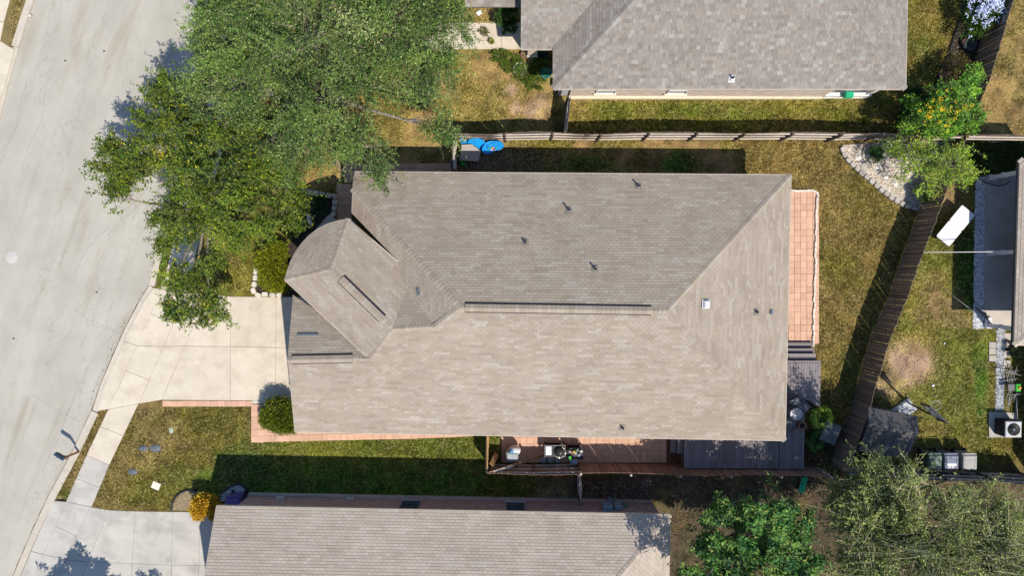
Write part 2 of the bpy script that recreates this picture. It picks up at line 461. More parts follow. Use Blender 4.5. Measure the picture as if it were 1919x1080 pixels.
region([(1060, 160), (1720, 160), (1740, 262), (1060, 262)], np.array((.15, .155, .03)), np.array((.24, .175, .055)), .35, .65, 9)
region([(1690, -80), (1915, -80), (1740, 262), (1690, 262)], np.array((.15, .145, .04)), np.array((.21, .155, .045)), .4, .7, 5)
region([(850, 255), (1480, 255), (1480, 345), (850, 345)], np.array((.21, .175, .05)), np.array((.30, .20, .085)), .3, .6, 21)
region([(1380, 255), (1750, 255), (1650, 600), (1600, 880), (1380, 880)], np.array((.165, .13, .036)), np.array((.235, .155, .052)), .33, .66, 3)
region([(1820, 0), (2000, -80), (2000, 262), (1790, 262)], np.array((.17, .135, .06)), STRAW * .9, .25, .6, 13)
region([(1790, 262), (2000, 262), (2000, 340), (1780, 340)], GREEN * .7, BROWN * .6, .4, .7)
region([(1760, 330), (1850, 330), (1850, 900), (1600, 900), (1700, 560)], np.array((.15, .155, .04)), np.array((.28, .205, .085)), .38, .64, 7)
region([(1000, 890), (1090, 890), (1090, 940), (1000, 940)], SOIL, SOIL * 1.5, .3, .7)
region([(1088, 885), (1990, 890), (1990, 1230), (1225, 1230), (1225, 940), (1088, 940)], SOIL * .6, SOIL * .9, .3, .7)  # soil darkened here to imitate deep shade under the trees
region([(0, -60), (50, -60), (36, 95), (-10, 80)], np.array((.24, .165, .07)), np.array((.17, .125, .04)), .3, .6)
region([(150, 770), (205, 765), (128, 945), (95, 945)], np.array((.19, .135, .048)), np.array((.25, .175, .07)), .35, .65)
for b in [(980, 300, 40, 25, SOIL * 1.2, .9), (900, 300, 50, 30, SOIL * 1.1, .9), (1090, 305, 55, 16, DEEP * 1.5, .7), (1270, 303, 38, 22, DEEP * 1.7, 1), (1200, 300, 20, 25, BROWN * 1.1, .8),  # deep greens are partly lusher grass, partly shade tint put into the colour
          (1010, 200, 22, 26, DIRT * 1.25, .8), (955, 165, 14, 12, DIRT * 1.4, .9), (965, 200, 10, 14, DIRT * 1.4, .9), (990, 205, 12, 18, DIRT * 1.3, .8), (905, 130, 30, 30, STRAW * 1.15, .8), (800, 230, 50, 30, STRAW * 1.1, .8),
          (1700, 680, 50, 45, DIRT * 1.1, 1), (1665, 720, 40, 30, DIRT, .9), (1790, 600, 30, 14, DIRT * .8, .6), (1720, 640, 30, 22, STRAW, .6), (1760, 760, 80, 36, np.array((.17, .175, .05)), .8), (1800, 700, 40, 60, np.array((.15, .17, .045)), .7),
          (1815, 500, 26, 80, np.array((.04, .12, .02)), 1.0), (1835, 690, 14, 90, np.array((.06, .15, .02)), .9), (1840, 640, 20, 24, LIME, .8),
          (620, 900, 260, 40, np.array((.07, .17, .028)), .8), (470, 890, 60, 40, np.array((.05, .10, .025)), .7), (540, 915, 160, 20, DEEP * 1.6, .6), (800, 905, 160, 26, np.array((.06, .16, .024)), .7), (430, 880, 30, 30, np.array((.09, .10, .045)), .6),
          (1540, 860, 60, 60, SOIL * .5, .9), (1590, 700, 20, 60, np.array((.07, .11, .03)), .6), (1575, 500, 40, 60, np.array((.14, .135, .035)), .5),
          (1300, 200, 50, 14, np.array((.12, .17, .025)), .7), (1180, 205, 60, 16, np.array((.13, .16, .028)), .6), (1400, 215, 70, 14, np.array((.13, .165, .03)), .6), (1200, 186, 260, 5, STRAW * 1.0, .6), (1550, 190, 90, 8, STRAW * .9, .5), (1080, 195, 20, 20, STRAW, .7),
          (1730, 120, 30, 70, np.array((.12, .145, .04)), .7), (1500, 310, 30, 30, np.array((.23, .165, .05)), .5), (300, 495, 14, 50, np.array((.06, .14, .015)), .9),
          (250, 870, 40, 8, STRAW * .9, .5), (321, 803, 8, 10, STRAW * 1.1, .8), (232, 858, 18, 7, STRAW, .6), (290, 790, 16, 12, np.array((.11, .10, .03)), .6), (270, 800, 12, 14, np.array((.11, .09, .03)), .5), (310, 925, 120, 30, np.array((.13, .12, .03)), .5),
          (120, 925, 16, 14, np.array((.10, .13, .02)), .8), (1630, 790, 40, 40, SOIL * .8, .8), (1870, 880, 90, 14, SOIL * .7, .8), (990, 905, 40, 22, np.array((.10, .115, .04)), .5), (1040, 925, 30, 12, np.array((.32, .29, .25)), .6)]:
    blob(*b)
bare_map = (cmap[..., 0] > .255) & (cmap[..., 1] / cmap[..., 0] < .735); soil_map = ((np.abs(cmap - SOIL).sum(2) < .06) | (np.abs(cmap - SOIL * .75).sum(2) < .07))
_gr = np.clip((cmap[..., 1] / cmap[..., 0] - .72) / .35, 0, 1)
cmap[..., 0] *= np.where(bare_map, 1.08, 1.02); cmap[..., 2] *= np.where(bare_map, 1.05, 1.0 - .38 * np.clip(_gr * 2.2 + .25, 0, 1))
GRAIN = np.clip(1 + 1.25 * (.55 * vnoise(8, 41) + .45 * vnoise(17, 42) - .5), .45, 1.6)
DRYN = np.clip((.5 * vnoise(11, 43) + .5 * vnoise(26, 44) - .54) * 3.0, 0, .55)[..., None]
cmap = cmap * GRAIN[..., None]; _lum = cmap.sum(2, keepdims=True)
cmap = cmap * (1 - DRYN) + DRYN * np.array((.49, .39, .12)) * _lum * 1.15
def cmap_at(px, py):
    ix = np.clip(((px - GX0) / SC).astype(int), 0, GW - 1); iy = np.clip(((py - GY0) / SC).astype(int), 0, GH - 1)
    return cmap[iy, ix]

# ------------------------------------------------------------------ setting: ground, road, kerbs, concrete
mb = MB(); mb.box((0, 0, -.62), (400, 400, 1.0)); struct(mb, 'ground', mat('subsoil', (.13, .11, .06), (.09, .09, .04), .2, .95, 8, 0, .2))
ROAD_R = [(520, -700), (392, -60), (378, 0), (352, 160), (325, 330), (297, 455), (279, 535), (262, 562), (230, 623), (188, 720), (172, 770), (137, 845), (85, 942), (58, 1000), (18, 1095), (-250, 1660)]
ROAD_L = [(205, -700), (77, -60), (63, 0), (53, 29), (34, 89), (13, 162), (-2, 225), (-40, 330), (-110, 520), (-560, 1660)]
mb = MB(); mb.prism([P(x, y, -.1)[:2] for x, y in ROAD_R] + [P(x, y, -.1)[:2] for x, y in ROAD_L[::-1]], -.115, -.10)
road = struct(mb, 'road', M['road'])

def off_poly(pts, d):
    out = []
    for i, p in enumerate(pts):
        a = Vector(pts[max(i - 1, 0)]); b = Vector(pts[min(i + 1, len(pts) - 1)]); t = (b - a).normalized(); out.append(Vector(p) + Vector((-t.y, t.x)) * d)
    return out
def strip_px(pts, d, z0, z1, name, matk, kind=True, label=None):
    w = [P(x, y)[:2] for x, y in pts]; w2 = off_poly([Vector(p) for p in w], d)
    mb = MB()
    for i in range(len(w) - 1):
        a, b, c, e = Vector(w[i]), Vector(w[i + 1]), w2[i + 1], w2[i]
        g = (b - a).normalized() * .004
        mb.prism([tuple(a + g), tuple(b - g), tuple(c - g), tuple(e + g)], z0, z1)
    return struct(mb, name, M[matk], label)
# densify polyline so that kerb lengths read as 3 m castings
def dens(pts, step):
    out = [pts[0]]
    for a, b in zip(pts, pts[1:]):
        L = math.hypot(b[0] - a[0], b[1] - a[1]); n = max(1, int(L / step))
        for k in range(1, n + 1): out.append((a[0] + (b[0] - a[0]) * k / n, a[1] + (b[1] - a[1]) * k / n))
    return out
strip_px(dens(ROAD_R[0:7], 90), .30, -.11, .02, 'kerb', 'kerb')
strip_px(dens(ROAD_R[6:11], 90), .30, -.11, -.045, 'kerb', 'kerb')
strip_px(dens(ROAD_R[10:13], 90), .38, -.11, .02, 'kerb', 'kerb')
strip_px(dens(ROAD_R[12:], 90), .34, -.11, -.03, 'kerb', 'kerb')
strip_px(dens(ROAD_L[0:5], 90), -.36, -.11, .02, 'kerb', 'kerb')
strip_px(dens(ROAD_L[4:], 90), -.36, -.11, -.04, 'kerb', 'kerb')
mb = MB()                                           # soil line in the joint between road and kerb
rr = dens(ROAD_R, 8); w = [Vector(P(x, y, -.096)) for x, y in rr]
for i in range(len(w) - 1):
    t = (w[i + 1] - w[i]).normalized(); n = Vector((-t.y, t.x, 0)); k = .012 + .03 * random.random() ** 3
    mb.face([w[i] + n * .01, w[i] - n * k, w[i + 1] - n * k, w[i + 1] + n * .01])
o = mb.build('joint_soil', M['stain'], road)
def crack(pts, wd=.012):
    pts = dens(pts, 7); q = []; jx = 0
    for x, y in pts: jx = jx * .8 + random.uniform(-1.6, 1.6); q.append(P(x + jx, y, -.0965))
    for i in range(len(q) - 1):
        t = (q[i + 1] - q[i]).normalized(); n = Vector((-t.y, t.x, 0)) * wd * random.uniform(.4, 1.2)
        crk.face([q[i] - n, q[i + 1] - n, q[i + 1] + n, q[i] + n])
crk = MB()
for c in [[(205, 425), (165, 460), (145, 505), (138, 560)], [(195, 540), (180, 575), (172, 610), (190, 615), (220, 622), (195, 650), (172, 680), (155, 720), (128, 770), (105, 830), (80, 890)],
          [(215, 565), (205, 590), (200, 612)], [(222, 605), (205, 640), (198, 690), (180, 720)], [(140, 580), (165, 600), (215, 620)], [(50, 140), (42, 190), (30, 245), (5, 280)],
          [(100, 110), (84, 170), (80, 220), (60, 260), (40, 320)], [(270, 380), (225, 415), (190, 450)], [(60, 740), (110, 770), (150, 790)], [(150, 720), (120, 790), (85, 850), (40, 960)], [(150, 35), (130, 130), (120, 190)]]:
    crack(c)
o = crk.build('crack', M['crack'], road); o['kind'] = 'stuff'
mb = MB(); mb.lathe([(0.0, -.0955), (.33, -.0955), (.34, -.099)], P(19, 482), 28); mb.build('manhole_lid', M['pale_road'], road)

# lawn sheet: fine grid with lawn map colour per vertex, painted shade included
def interp(pts, y):
    ys = [p[1] for p in pts]; xs = [p[0] for p in pts]
    return np.interp(y, ys, xs)
stepm = .16
nx, ny = int(66 / stepm), int(44 / stepm)
X, Y = np.meshgrid(-29.5 + np.arange(nx) * stepm, -22.5 + np.arange(ny) * stepm)
PX, PY = to_px(X, Y, 0.0)
rr_x = interp(ROAD_R, PY)
keep_v = PX > rr_x + np.where((PY > 936) | ((PY > 545) & (PY < 764)), 48, 8)
ok = keep_v[:-1, :-1] & keep_v[1:, :-1] & keep_v[:-1, 1:] & keep_v[1:, 1:]
idx = np.arange(nx * ny).reshape(ny, nx)
quads = np.stack([idx[:-1, :-1][ok], idx[:-1, 1:][ok], idx[1:, 1:][ok], idx[1:, :-1][ok]], axis=1)
Z = .006 * np.sin(X * 2.1) * np.cos(Y * 1.7) - .004
me = bpy.data.meshes.new('lawn')
me.vertices.add(nx * ny); me.vertices.foreach_set('co', np.stack([X, Y, Z], -1).astype(np.float32).ravel())
nq = len(quads); me.loops.add(nq * 4); me.loops.foreach_set('vertex_index', quads.astype(np.int32).ravel())
me.polygons.add(nq); me.polygons.foreach_set('loop_start', np.arange(0, nq * 4, 4, dtype=np.int32))
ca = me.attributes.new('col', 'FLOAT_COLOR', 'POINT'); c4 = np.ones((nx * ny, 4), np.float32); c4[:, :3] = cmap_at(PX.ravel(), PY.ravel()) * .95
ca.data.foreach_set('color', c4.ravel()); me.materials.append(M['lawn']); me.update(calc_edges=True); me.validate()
lawn = place('lawn', me, None); lawn['kind'] = 'structure'
mb = MB(); mb.prism([P(x, y)[:2] for x, y in [(-400, -160), (190, -700), (50, 0), (38, 60), (22, 90), (2, 80), (-6, 150), (-130, 520), (-420, 1250)]], -.1, -.004)
verge = struct(mb, 'verge', mat('dry verge', (.22, .155, .065), (.14, .115, .04), 1.5, .95, 25, 0, .5))

# concrete slabs -----------------------------------------------------------------
def inset(poly, d=.008):
    c = sum((Vector(p[:2]) for p in poly), Vector((0, 0))) / len(poly)
    return [tuple(Vector(p[:2]) + (c - Vector(p[:2])).normalized() * d * 1.4) for p in poly]
def slab(poly, parent, matk, z1=.02, z0=-.1, name='slab'):
    mb = MB(); mb.prism(inset([P(x, y) for x, y in poly]), z0, z1 + random.uniform(-.003, .003))
    return mb.build(name, M[matk], parent)
def between(A, B, a0, a1, b0, b1):
    pa = [(float(interp(A, a0)), a0)] + [p for p in A if a0 + 1 < p[1] < a1 - 1] + [(float(interp(A, a1)), a1)]
    pb = [(float(interp(B, b0)), b0)] + [p for p in B if b0 + 1 < p[1] < b1 - 1] + [(float(interp(B, b1)), b1)]
    return pa + pb[::-1]
def base_struct(name, poly, matk, z=-.03):
    mb = MB(); mb.prism([P(x, y)[:2] for x, y in poly], -.12, z); return struct(mb, name, M[matk])
LA = [(287, 540), (271, 564), (239, 626), (197, 722), (183, 771)]; L1 = [(302, 541), (283, 588), (257, 648), (225, 720), (203, 768)]
L2 = [(352, 548), (325, 607), (307, 650), (277, 720), (260, 757)]; L3 = [(392, 552), (358, 622), (347, 649), (316, 720), (303, 750)]
L4 = [(432, 556), (432, 650), (432, 751)]; L5 = [(518, 557), (517, 652), (516, 751)]; L6 = [(590, 557), (590, 751)]
drv = base_struct('driveway', [(287, 541), (590, 557), (590, 750), (303, 749), (203, 767), (184, 770), (197, 722), (239, 626)], 'joint_grey', -.02)
for A, B, cuts in [(LA, L1, [(540, 541), (640, 648), (771, 768)]), (L1, L2, [(541, 548), (588, 607), (648, 650), (695, 713), (768, 757)]), (L2, L3, [(548, 552), (650, 649), (757, 750)]),
                   (L3, L4, [(552, 556), (649, 650), (750, 751)]), (L4, L5, [(556, 557), (650, 652), (751, 751)]), (L5, L6, [(557, 557), (652, 652), (751, 751)])]:
    for (a0, b0), (a1, b1) in zip(cuts, cuts[1:]): slab(between(A, B, a0, a1, b0, b1), drv, 'concrete')
SL = [(203, 768), (163, 853), (124, 941)]; SR = [(260, 757), (205, 872), (172, 951)]
swk = base_struct('pavement', [(204, 769), (258, 758), (205, 872), (173, 949), (126, 940), (163, 853)], 'stain', -.02)
for i, ((a0, b0), (a1, b1)) in enumerate(zip([(768, 757), (800, 817), (854, 872), (897, 915), (941, 951)], [(800, 817), (854, 872), (897, 915), (941, 951)])):
    slab(between(SL, SR, a0, a1, b0, b1), swk, 'concrete' if i < 2 else 'concrete_grey')
NL = [(440, -90), (425, 0), (388, 200), (345, 380), (322, 468), (312, 510), (302, 541)]; NR = [(486, -90), (472, 0), (436, 200), (393, 380), (368, 474), (360, 513), (351, 548)]
swn = base_struct('pavement', NL + NR[::-1], 'stain', -.02)
ys = [-90 + 45 * k for k in range(14)] + [541]
for a, b in zip(ys, ys[1:]): slab(between(NL, NR, a, b, min(a + 7, 548), min(b + 7, 548)), swn, 'concrete')
DA = [(100, 939), (73, 1000), (33, 1095)]; Da = [(124, 941), (82, 1040), (60, 1095)]; Db = [(170, 951), (137, 1020), (105, 1095)]; Dc = [(205, 957), (167, 1047), (148, 1095)]
Dd = [(254, 959), (248, 1047), (246, 1095)]; De = [(324, 960), (322, 1060), (321, 1095)]; Df = [(375, 960), (373, 1060), (372, 1095)]; Dg = [(440, 960), (440, 1095)]
drs = base_struct('driveway', [(101, 940), (172, 951), (206, 957), (440, 961), (440, 1240), (-30, 1240), (33, 1095), (73, 1000)], 'stain', -.02)
for A, B, cuts in [(DA, Da, [(939, 941), (1034, 1040), (1095, 1095)]), (Da, Db, [(941, 951), (987, 1006), (1040, 1050), (1095, 1095)]), (Db, Dc, [(951, 957), (1050, 1054), (1095, 1095)]), (Dc, Dd, [(957, 959), (1054, 1057), (1095, 1095)]),
                   (Dd, De, [(959, 960), (1057, 1060), (1095, 1095)]), (De, Df, [(960, 960), (1060, 1061), (1095, 1095)]), (Df, Dg, [(960, 960), (1061, 1061), (1095, 1095)])]:
    for (a0, b0), (a1, b1) in zip(cuts, cuts[1:]): slab(between(A, B, a0, a1, b0, b1), drs, 'concrete_grey')
for A, B in ((DA, Da), (Da, Db), (Db, Dc), (Dc, Dd), (Dd, De), (De, Df), (Df, Dg)):
    x0 = A[-1][0]; x1 = B[-1][0]; k = 60 if A is DA else 0
    slab([(x0, 1096), (x1, 1096), (x1 - (40 if B in (Da, Db) else 8), 1230), (x0 - (60 if A in (DA, Da) else 8), 1230)], drs, 'concrete_grey')
far = base_struct('driveway', [(-200, 77), (2, 77), (25, 92), (8, 162), (-20, 250), (-60, 350), (-330, 420)], 'concrete', .0)
for q in [[(-200, -100), (32, -100), (19, 0), (8, 40), (-200, 40)], [(-200, 41), (8, 41), (1, 76), (-200, 76)]]: slab(q, far, 'concrete', .02)
slab([(2, 78), (27, 92), (14, 140), (-60, 130), (-60, 78)], far, 'concrete', .02); slab([(-60, 131), (14, 141), (-8, 215), (-90, 300)], far, 'concrete', .02)
# neighbour's entry walk
nwk = base_struct('entry_walk', [(760, 42), (975, 42), (985, 92), (760, 92)], 'stain', -.02)
for a, b in ((760, 830), (830, 890), (890, 940), (940, 985)): slab([(a, 42), (b, 42), (b, 92), (a, 92)], nwk, 'concrete')

# ------------------------------------------------------------------ roofs
ZE = 3.08; SLOPE = .445
def plane_eave(p, q, up, slope=SLOPE):
    """plane through eave p-q rising towards the side of point `up`"""
    d = (q - p); d.z = 0; d.normalize(); n = Vector((-d.y, d.x, 0))
    if (Vector(up) - p).dot(n) < 0: n = -n
    g = n * math.cos(math.atan(slope)) + Vector((0, 0, math.sin(math.atan(slope))))
    return (p, d.cross(g).normalized())
TONES_TAN = [((.338, .287, .230), 5), ((.322, .271, .215), 5), ((.355, .306, .250), 3), ((.372, .331, .277), 1.2), ((.303, .251, .198), 2)]
TONES_GREY = [((.262, .234, .206), 6), ((.240, .213, .188), 5), ((.285, .262, .236), 3), ((.315, .298, .275), 1.3), ((.283, .245, .208), 2), ((.218, .193, .170), 2)]
TONES_PALE = [((.445, .378, .315), 5), ((.425, .358, .297), 5), ((.46, .40, .34), 3), ((.40, .335, .275), 2)]

class Roof:
    def __init__(s, house, tones, expo, tabw, irregular=False, thick=.12):
        s.house = house; s.deck = MB(); s.sh = []; s.tones = tones; s.expo = expo; s.tabw = tabw; s.irr = irregular; s.thick = thick
        s.cand = []; s.caps = []; s.roof = None
    def tone(s):
        c = random.choices([t[0] for t in s.tones], [t[1] for t in s.tones])[0]; k = random.uniform(.97, 1.03)
        return tuple(x * k for x in c)
    def face(s, verts, eave_dir=None, shingle=True):
        vs = [Vector(v) for v in verts]; c = sum(vs, Vector()) / len(vs)
        A = np.array([list(v - c) for v in vs]); nrm = Vector(np.linalg.svd(A)[2][2]).normalized()
        if nrm.z < 0: nrm = -nrm
        flat = [v - nrm * (v - c).dot(nrm) for v in vs]
        top = flat; n = len(top); a = 0
        for i in range(n): a += top[i].x * top[(i + 1) % n].y - top[(i + 1) % n].x * top[i].y
        if a < 0: top = top[::-1]
        low = [v - Vector((0, 0, s.thick)) for v in top]
        s.deck.add(list(top) + list(low), [tuple(range(n)), tuple(range(2 * n - 1, n - 1, -1))] + [(i, i + n, (i + 1) % n + n, (i + 1) % n) for i in range(n)])
        e = nrm.cross(Vector((0, 0, 1))) if eave_dir is None else eave_dir
        if e.length < 1e-4: e = Vector((1, 0, 0))
        e = (e - nrm * e.dot(nrm)).normalized(); g = nrm.cross(e)
        if g.z < 0: g = -g; e = -e
        o = min(top, key=lambda v: v.dot(g))
        p2 = [((v - o).dot(e), (v - o).dot(g)) for v in top]
        s.shingles(p2, o, e, g, nrm)
        return nrm
    def shingles(s, p2, o, e, g, nrm):
        tris = [[p2[i] for i in t] for t in tessellate_polygon([[Vector((x, y, 0)) for x, y in p2]])]
        T = []
        for t in tris:
            ar = (t[1][0] - t[0][0]) * (t[2][1] - t[0][1]) - (t[2][0] - t[0][0]) * (t[1][1] - t[0][1])
            if abs(ar) < 1e-6: continue
            if ar < 0: t = t[::-1]
            T.append((t, min(p[0] for p in t), max(p[0] for p in t), min(p[1] for p in t), max(p[1] for p in t)))
        y0 = min(p[1] for p in p2); y1 = max(p[1] for p in p2); x0 = min(p[0] for p in p2); x1 = max(p[0] for p in p2)
        r = 0; b = y0 - .01
        while b < y1:
            b2 = b + s.expo
            a = x0 - s.tabw * ((r * .5) % 1.0) - random.uniform(0, .04)
            run = 0; tone = s.tone()
            while a < x1:
                w = s.tabw if not s.irr else random.uniform(.11, .32)
                if s.irr or run <= 0: tone = s.tone(); run = 1 if s.irr else random.choice((1, 1, 1, 2, 3))
                run -= 1
                a2 = a + w; gap = .0035
                for t, tx0, tx1, ty0, ty1 in T:
                    if a2 < tx0 or a > tx1 or b2 < ty0 or b > ty1: continue
                    poly = [(a + gap, b), (a2 - gap, b), (a2 - gap, b2 - .001), (a + gap, b2 - .001)]; full = True
                    for k in range(3):
                        (ax, ay), (bx, by) = t[k], t[(k + 1) % 3]; out = []
                        for i in range(len(poly)):
                            p, q = poly[i], poly[(i + 1) % len(poly)]
                            dp = (bx - ax) * (p[1] - ay) - (by - ay) * (p[0] - ax); dq = (bx - ax) * (q[1] - ay) - (by - ay) * (q[0] - ax)
                            if dp >= 0: out.append(p)
                            if (dp >= 0) != (dq >= 0):
                                u = dp / (dp - dq); out.append((p[0] + (q[0] - p[0]) * u, p[1] + (q[1] - p[1]) * u))
                            if dp < 0: full = False
                        poly = out
                        if len(poly) < 3: break
                    if len(poly) < 3: continue
                    if full and len(poly) == 4:
                        s.cand.append(((o + e * (a + w / 2) + g * b).z, o + e * a + g * b, e, g, nrm, w, tone))
                    else: s.emit(poly, b, b2, o, e, g, nrm, tone)
                a = a2
            b = b2; r += 1
    HL, HH = .018, .006
    def emit(s, poly, b, b2, o, e, g, nrm, tone, out=None):
        out = s.sh if out is None else out
        def h(y): return s.HL + (s.HH - s.HL) * min(1, max(0, (y - b) / s.expo))
        P3 = [o + e * x + g * y + nrm * h(y) for x, y in poly]
        Q3 = [o + e * x + g * y for x, y in poly]
        for i in range(1, len(poly) - 1): out.append((P3[0], P3[i], P3[i + 1], tone))
        for i in range(len(poly)):
            j = (i + 1) % len(poly)
            if abs(poly[i][1] - b) < 1e-5 and abs(poly[j][1] - b) < 1e-5:
                out.append((Q3[i], Q3[j], P3[j], tone)); out.append((Q3[i], P3[j], P3[i], tone))
    def cap_line(s, p, q, nl, nr, w=.15, step=.19):
        """overlapping ridge or hip cap pieces from p (low) to q (high); nl, nr normals of the two faces"""
        p, q = Vector(p), Vector(q); d = (q - p); L = d.length; d.normalize()
        sl = nl.cross(d).normalized(); sr = -nr.cross(d).normalized()
        m = (nl + nr).normalized()
        if sl.dot(nr) > 0: sl = -sl
        if sr.dot(nl) > 0: sr = -sr
        if sl.z > 0 and abs(d.z) < .05: sl = -sl
        if sr.z > 0 and abs(d.z) < .05: sr = -sr
        n = max(1, int(L / step)); st = L / n
        for i in range(n): s.caps.append((p + d * i * st, d, sl, sr, m, w, st, s.tone()))
    def finish(s, nind=300):
        roof = s.deck.build('roof', M['deckroof'], s.house); s.roof = roof
        s.cand.sort(key=lambda c: -c[0])
        cache = {}; og = org(roof)
        for z, o, e, g, nrm, w, tone in s.cand[:nind]:
            ti = min(range(len(s.tones)), key=lambda i: abs(s.tones[i][0][0] - tone[0])); wk = round(w / .05) * .05 if s.irr else w
            if (ti, wk) not in cache:
                out = []; ww = wk
                s.emit([(.0035, 0), (ww - .0035, 0), (ww - .0035, s.expo - .001), (.0035, s.expo - .001)], 0, s.expo, Vector(), Vector((1, 0, 0)), Vector((0, 1, 0)), Vector((0, 0, 1)), s.tones[ti][0], out)
                me = bpy.data.meshes.new('shingle'); vs = [tuple(v) for t in out for v in t[:3]]
                me.from_pydata(vs, [], [(3 * i, 3 * i + 1, 3 * i + 2) for i in range(len(out))])
                at = me.attributes.new('col', 'FLOAT_COLOR', 'POINT'); at.data.foreach_set('color', [x for t in out for _ in range(3) for x in (*t[3], 1)])
                me.materials.append(M['shingle']); cache[(ti, wk)] = me
            m4 = Matrix(((e.x, g.x, nrm.x, o.x - og.x), (e.y, g.y, nrm.y, o.y - og.y), (e.z, g.z, nrm.z, o.z - og.z), (0, 0, 0, 1)))
            if s.irr and wk > 1e-6: m4 = m4 @ Matrix.Diagonal((w / wk, 1, 1, 1))
            place('shingle', cache[(ti, wk)], roof, mat4=m4)
        for z, o, e, g, nrm, w, tone in s.cand[nind:]:
            s.emit([(.0035, 0), (w - .0035, 0), (w - .0035, s.expo - .001), (.0035, s.expo - .001)], 0, s.expo, o, e, g, nrm, tone)
        if s.sh:
            v = np.array([[list(a), list(b), list(c)] for a, b, c, t in s.sh]).reshape(-1, 3); t = np.array([x[3] for x in s.sh])
            r = np_mesh('shingles', v, 3, t, M['shingle'], roof); r['kind'] = 'stuff'
        for p, d, sl, sr, m, w, st, tone in s.caps[:300]:
            lo, hi = m * .050, m * .026
            a0, a1 = p + lo, p + d * (st + .03) + hi
            L0, L1_ = p + sl * w + m * .034, p + d * (st + .03) + sl * w + m * .012; R0, R1 = p + sr * w + m * .034, p + d * (st + .03) + sr * w + m * .012
            dn = -m * .03; fs = [[L0, a0, a1, L1_], [a0, R0, R1, a1], [L0 + dn, a0 + dn, a0, L0], [a0 + dn, R0 + dn, R0, a0], [L0 + dn, L0, L1_, L1_ + dn], [R0, R0 + dn, R1 + dn, R1]]
            r = np_mesh('ridge_cap', np.array([[list(x) for x in f] for f in fs]).reshape(-1, 3), 4, [tone] * 6, M['shingle'], roof)
        return roof

def ridge_vent(parent, p, q, dl, dr, up, w=.19):
    p, q = Vector(p), Vector(q)
    th = .038; L = (q - p).length; n = max(2, round(L / .2)); d_ = (q - p) / n
    a = [p + dl * w + up * .02, p + up * .03, p + dr * w + up * .02]; b = [x + (q - p) for x in a]
    t = [x + up * th for x in a]; u = [x + up * th for x in b]; V = []; Cc = []
    tones = [(.338, .287, .230), (.322, .271, .215), (.355, .306, .250), (.312, .26, .206)]
    for k in range(n):
        lo, hi = up * .012, up * .0; f = [x + d_ * k + lo for x in t]; g = [x + d_ * (k + 1.0) + hi for x in t]; tn = random.choice(tones)
        V += [f[0], f[1], g[1], g[0], f[1], f[2], g[2], g[1], f[0] - lo, f[1] - lo, f[1], f[0], f[1] - lo, f[2] - lo, f[2], f[1]]; Cc += [tn] * 4
    r = np_mesh('vent_cap', np.array([list(x) for x in V]), 4, Cc, M['shingle'], parent)
    mb = MB(); e = up * .004
    mb.face([a[0] - e * 6, t[0] - e, u[0] - e, b[0] - e * 6]); mb.face([a[2] - e * 6, t[2] - e, u[2] - e, b[2] - e * 6])
    for A_, T_ in ((a, t), (b, u)): mb.face([A_[0] - e * 6, A_[2] - e * 6, T_[2] - e, T_[1] - e, T_[0] - e])
    # baffle lips just beyond the cap edge
    for dv, k, lw in ((dl, 0, .085), (dr, 2, .045)):
        mb.face([t[k] - e, t[k] + dv * lw - up * .022, u[k] + dv * lw - up * .022, u[k] - e])
    mb.build('ridge_vent', M['black_plastic'], parent)

def vent_pipe(house, px, py, pl, h=.32, r=.045, collar='flashing'):
    b = hit(px, py, pl); n = pl[1] if pl[1].z > 0 else -pl[1]
    mb = MB(); rot = Vector((0, 0, 1)).rotation_difference(n).to_matrix()
    mb.box(b + n * .03, (.30, .34, .012), m=rot); mb.lathe([(.11, .03), (.085, .09), (r + .012, .13)], b, 16, m=rot)
    f = mb.build('vent_flashing', M[collar], house)
    mb = MB(); mb.lathe([(r, 0), (r, h), (r * .72, h), (r * .72, h - .1)], b, 14); mb.build('vent_pipe', M['black_metal'], f)

# ---- main house
def house_root(label, px, py): return thing('house', label, 'house', P(px, py, 0))
main = house_root('central tan shingled house with long ridge and curved entry roof beside the driveway', 1000, 580)
e1, e2 = P(552, 810, ZE), P(1471, 826, ZE); n1, n2 = P(664, 322, ZE), P(1482, 328, ZE)
plS = plane_eave(e1, e2, P(1000, 500, 0)); plN = plane_eave(n1, n2, P(1000, 600, 0)); plE = plane_eave(n2, P(1471, 826, ZE), P(900, 580, 0))
def avg(px, py, *pls): return sum((hit(px, py, p) for p in pls), Vector()) / len(pls)
vE = avg(1250, 583, plS, plN, plE); vW = avg(862, 577, plS, plN)
vW.z = vE.z = (vE.z + vW.z) / 2
hN = hit(660, 354, plN)
w0 = hN; w1 = P(659, 400, hN.z)
ve = hit(815, 612, plS); vf = hit(735, 617, plS); vg = hit(695, 672, plS); vh = hit(539, 675, plS); vg.z = vh.z = (vg.z + vh.z) / 2; vf.z = ve.z = (vf.z + ve.z) / 2
vg = P(695, 672, vg.z); vh = P(539, 675, vh.z); ve = P(815, 612, ve.z); vf = P(735, 617, vf.z)
def pl3(a, b, c):
    n = (b - a).cross(c - a).normalized(); return (a, n if n.z > 0 else -n)
plW = pl3(w0, w1, vW)
plN2 = plane_eave(Vector((ve.x, ve.y + 3, ve.z - 3 * SLOPE)), Vector((vf.x, vf.y + 3, vf.z - 3 * SLOPE)), vf)
plG = plane_eave(Vector((vh.x, vh.y + 3, vh.z - 3 * SLOPE)), Vector((vg.x, vg.y + 3, vg.z - 3 * SLOPE)), vg)
apex = P(620, 505, vf.z)
v47 = avg(747, 490, plW); v76 = avg(760, 547, plW, plN2)
c53 = P(653, 410, v47.z); c35 = P(534, 525, v47.z + .05); b69 = P(690, 671, vg.z - .02)
roof = Roof(main, TONES_TAN, .138, .252)
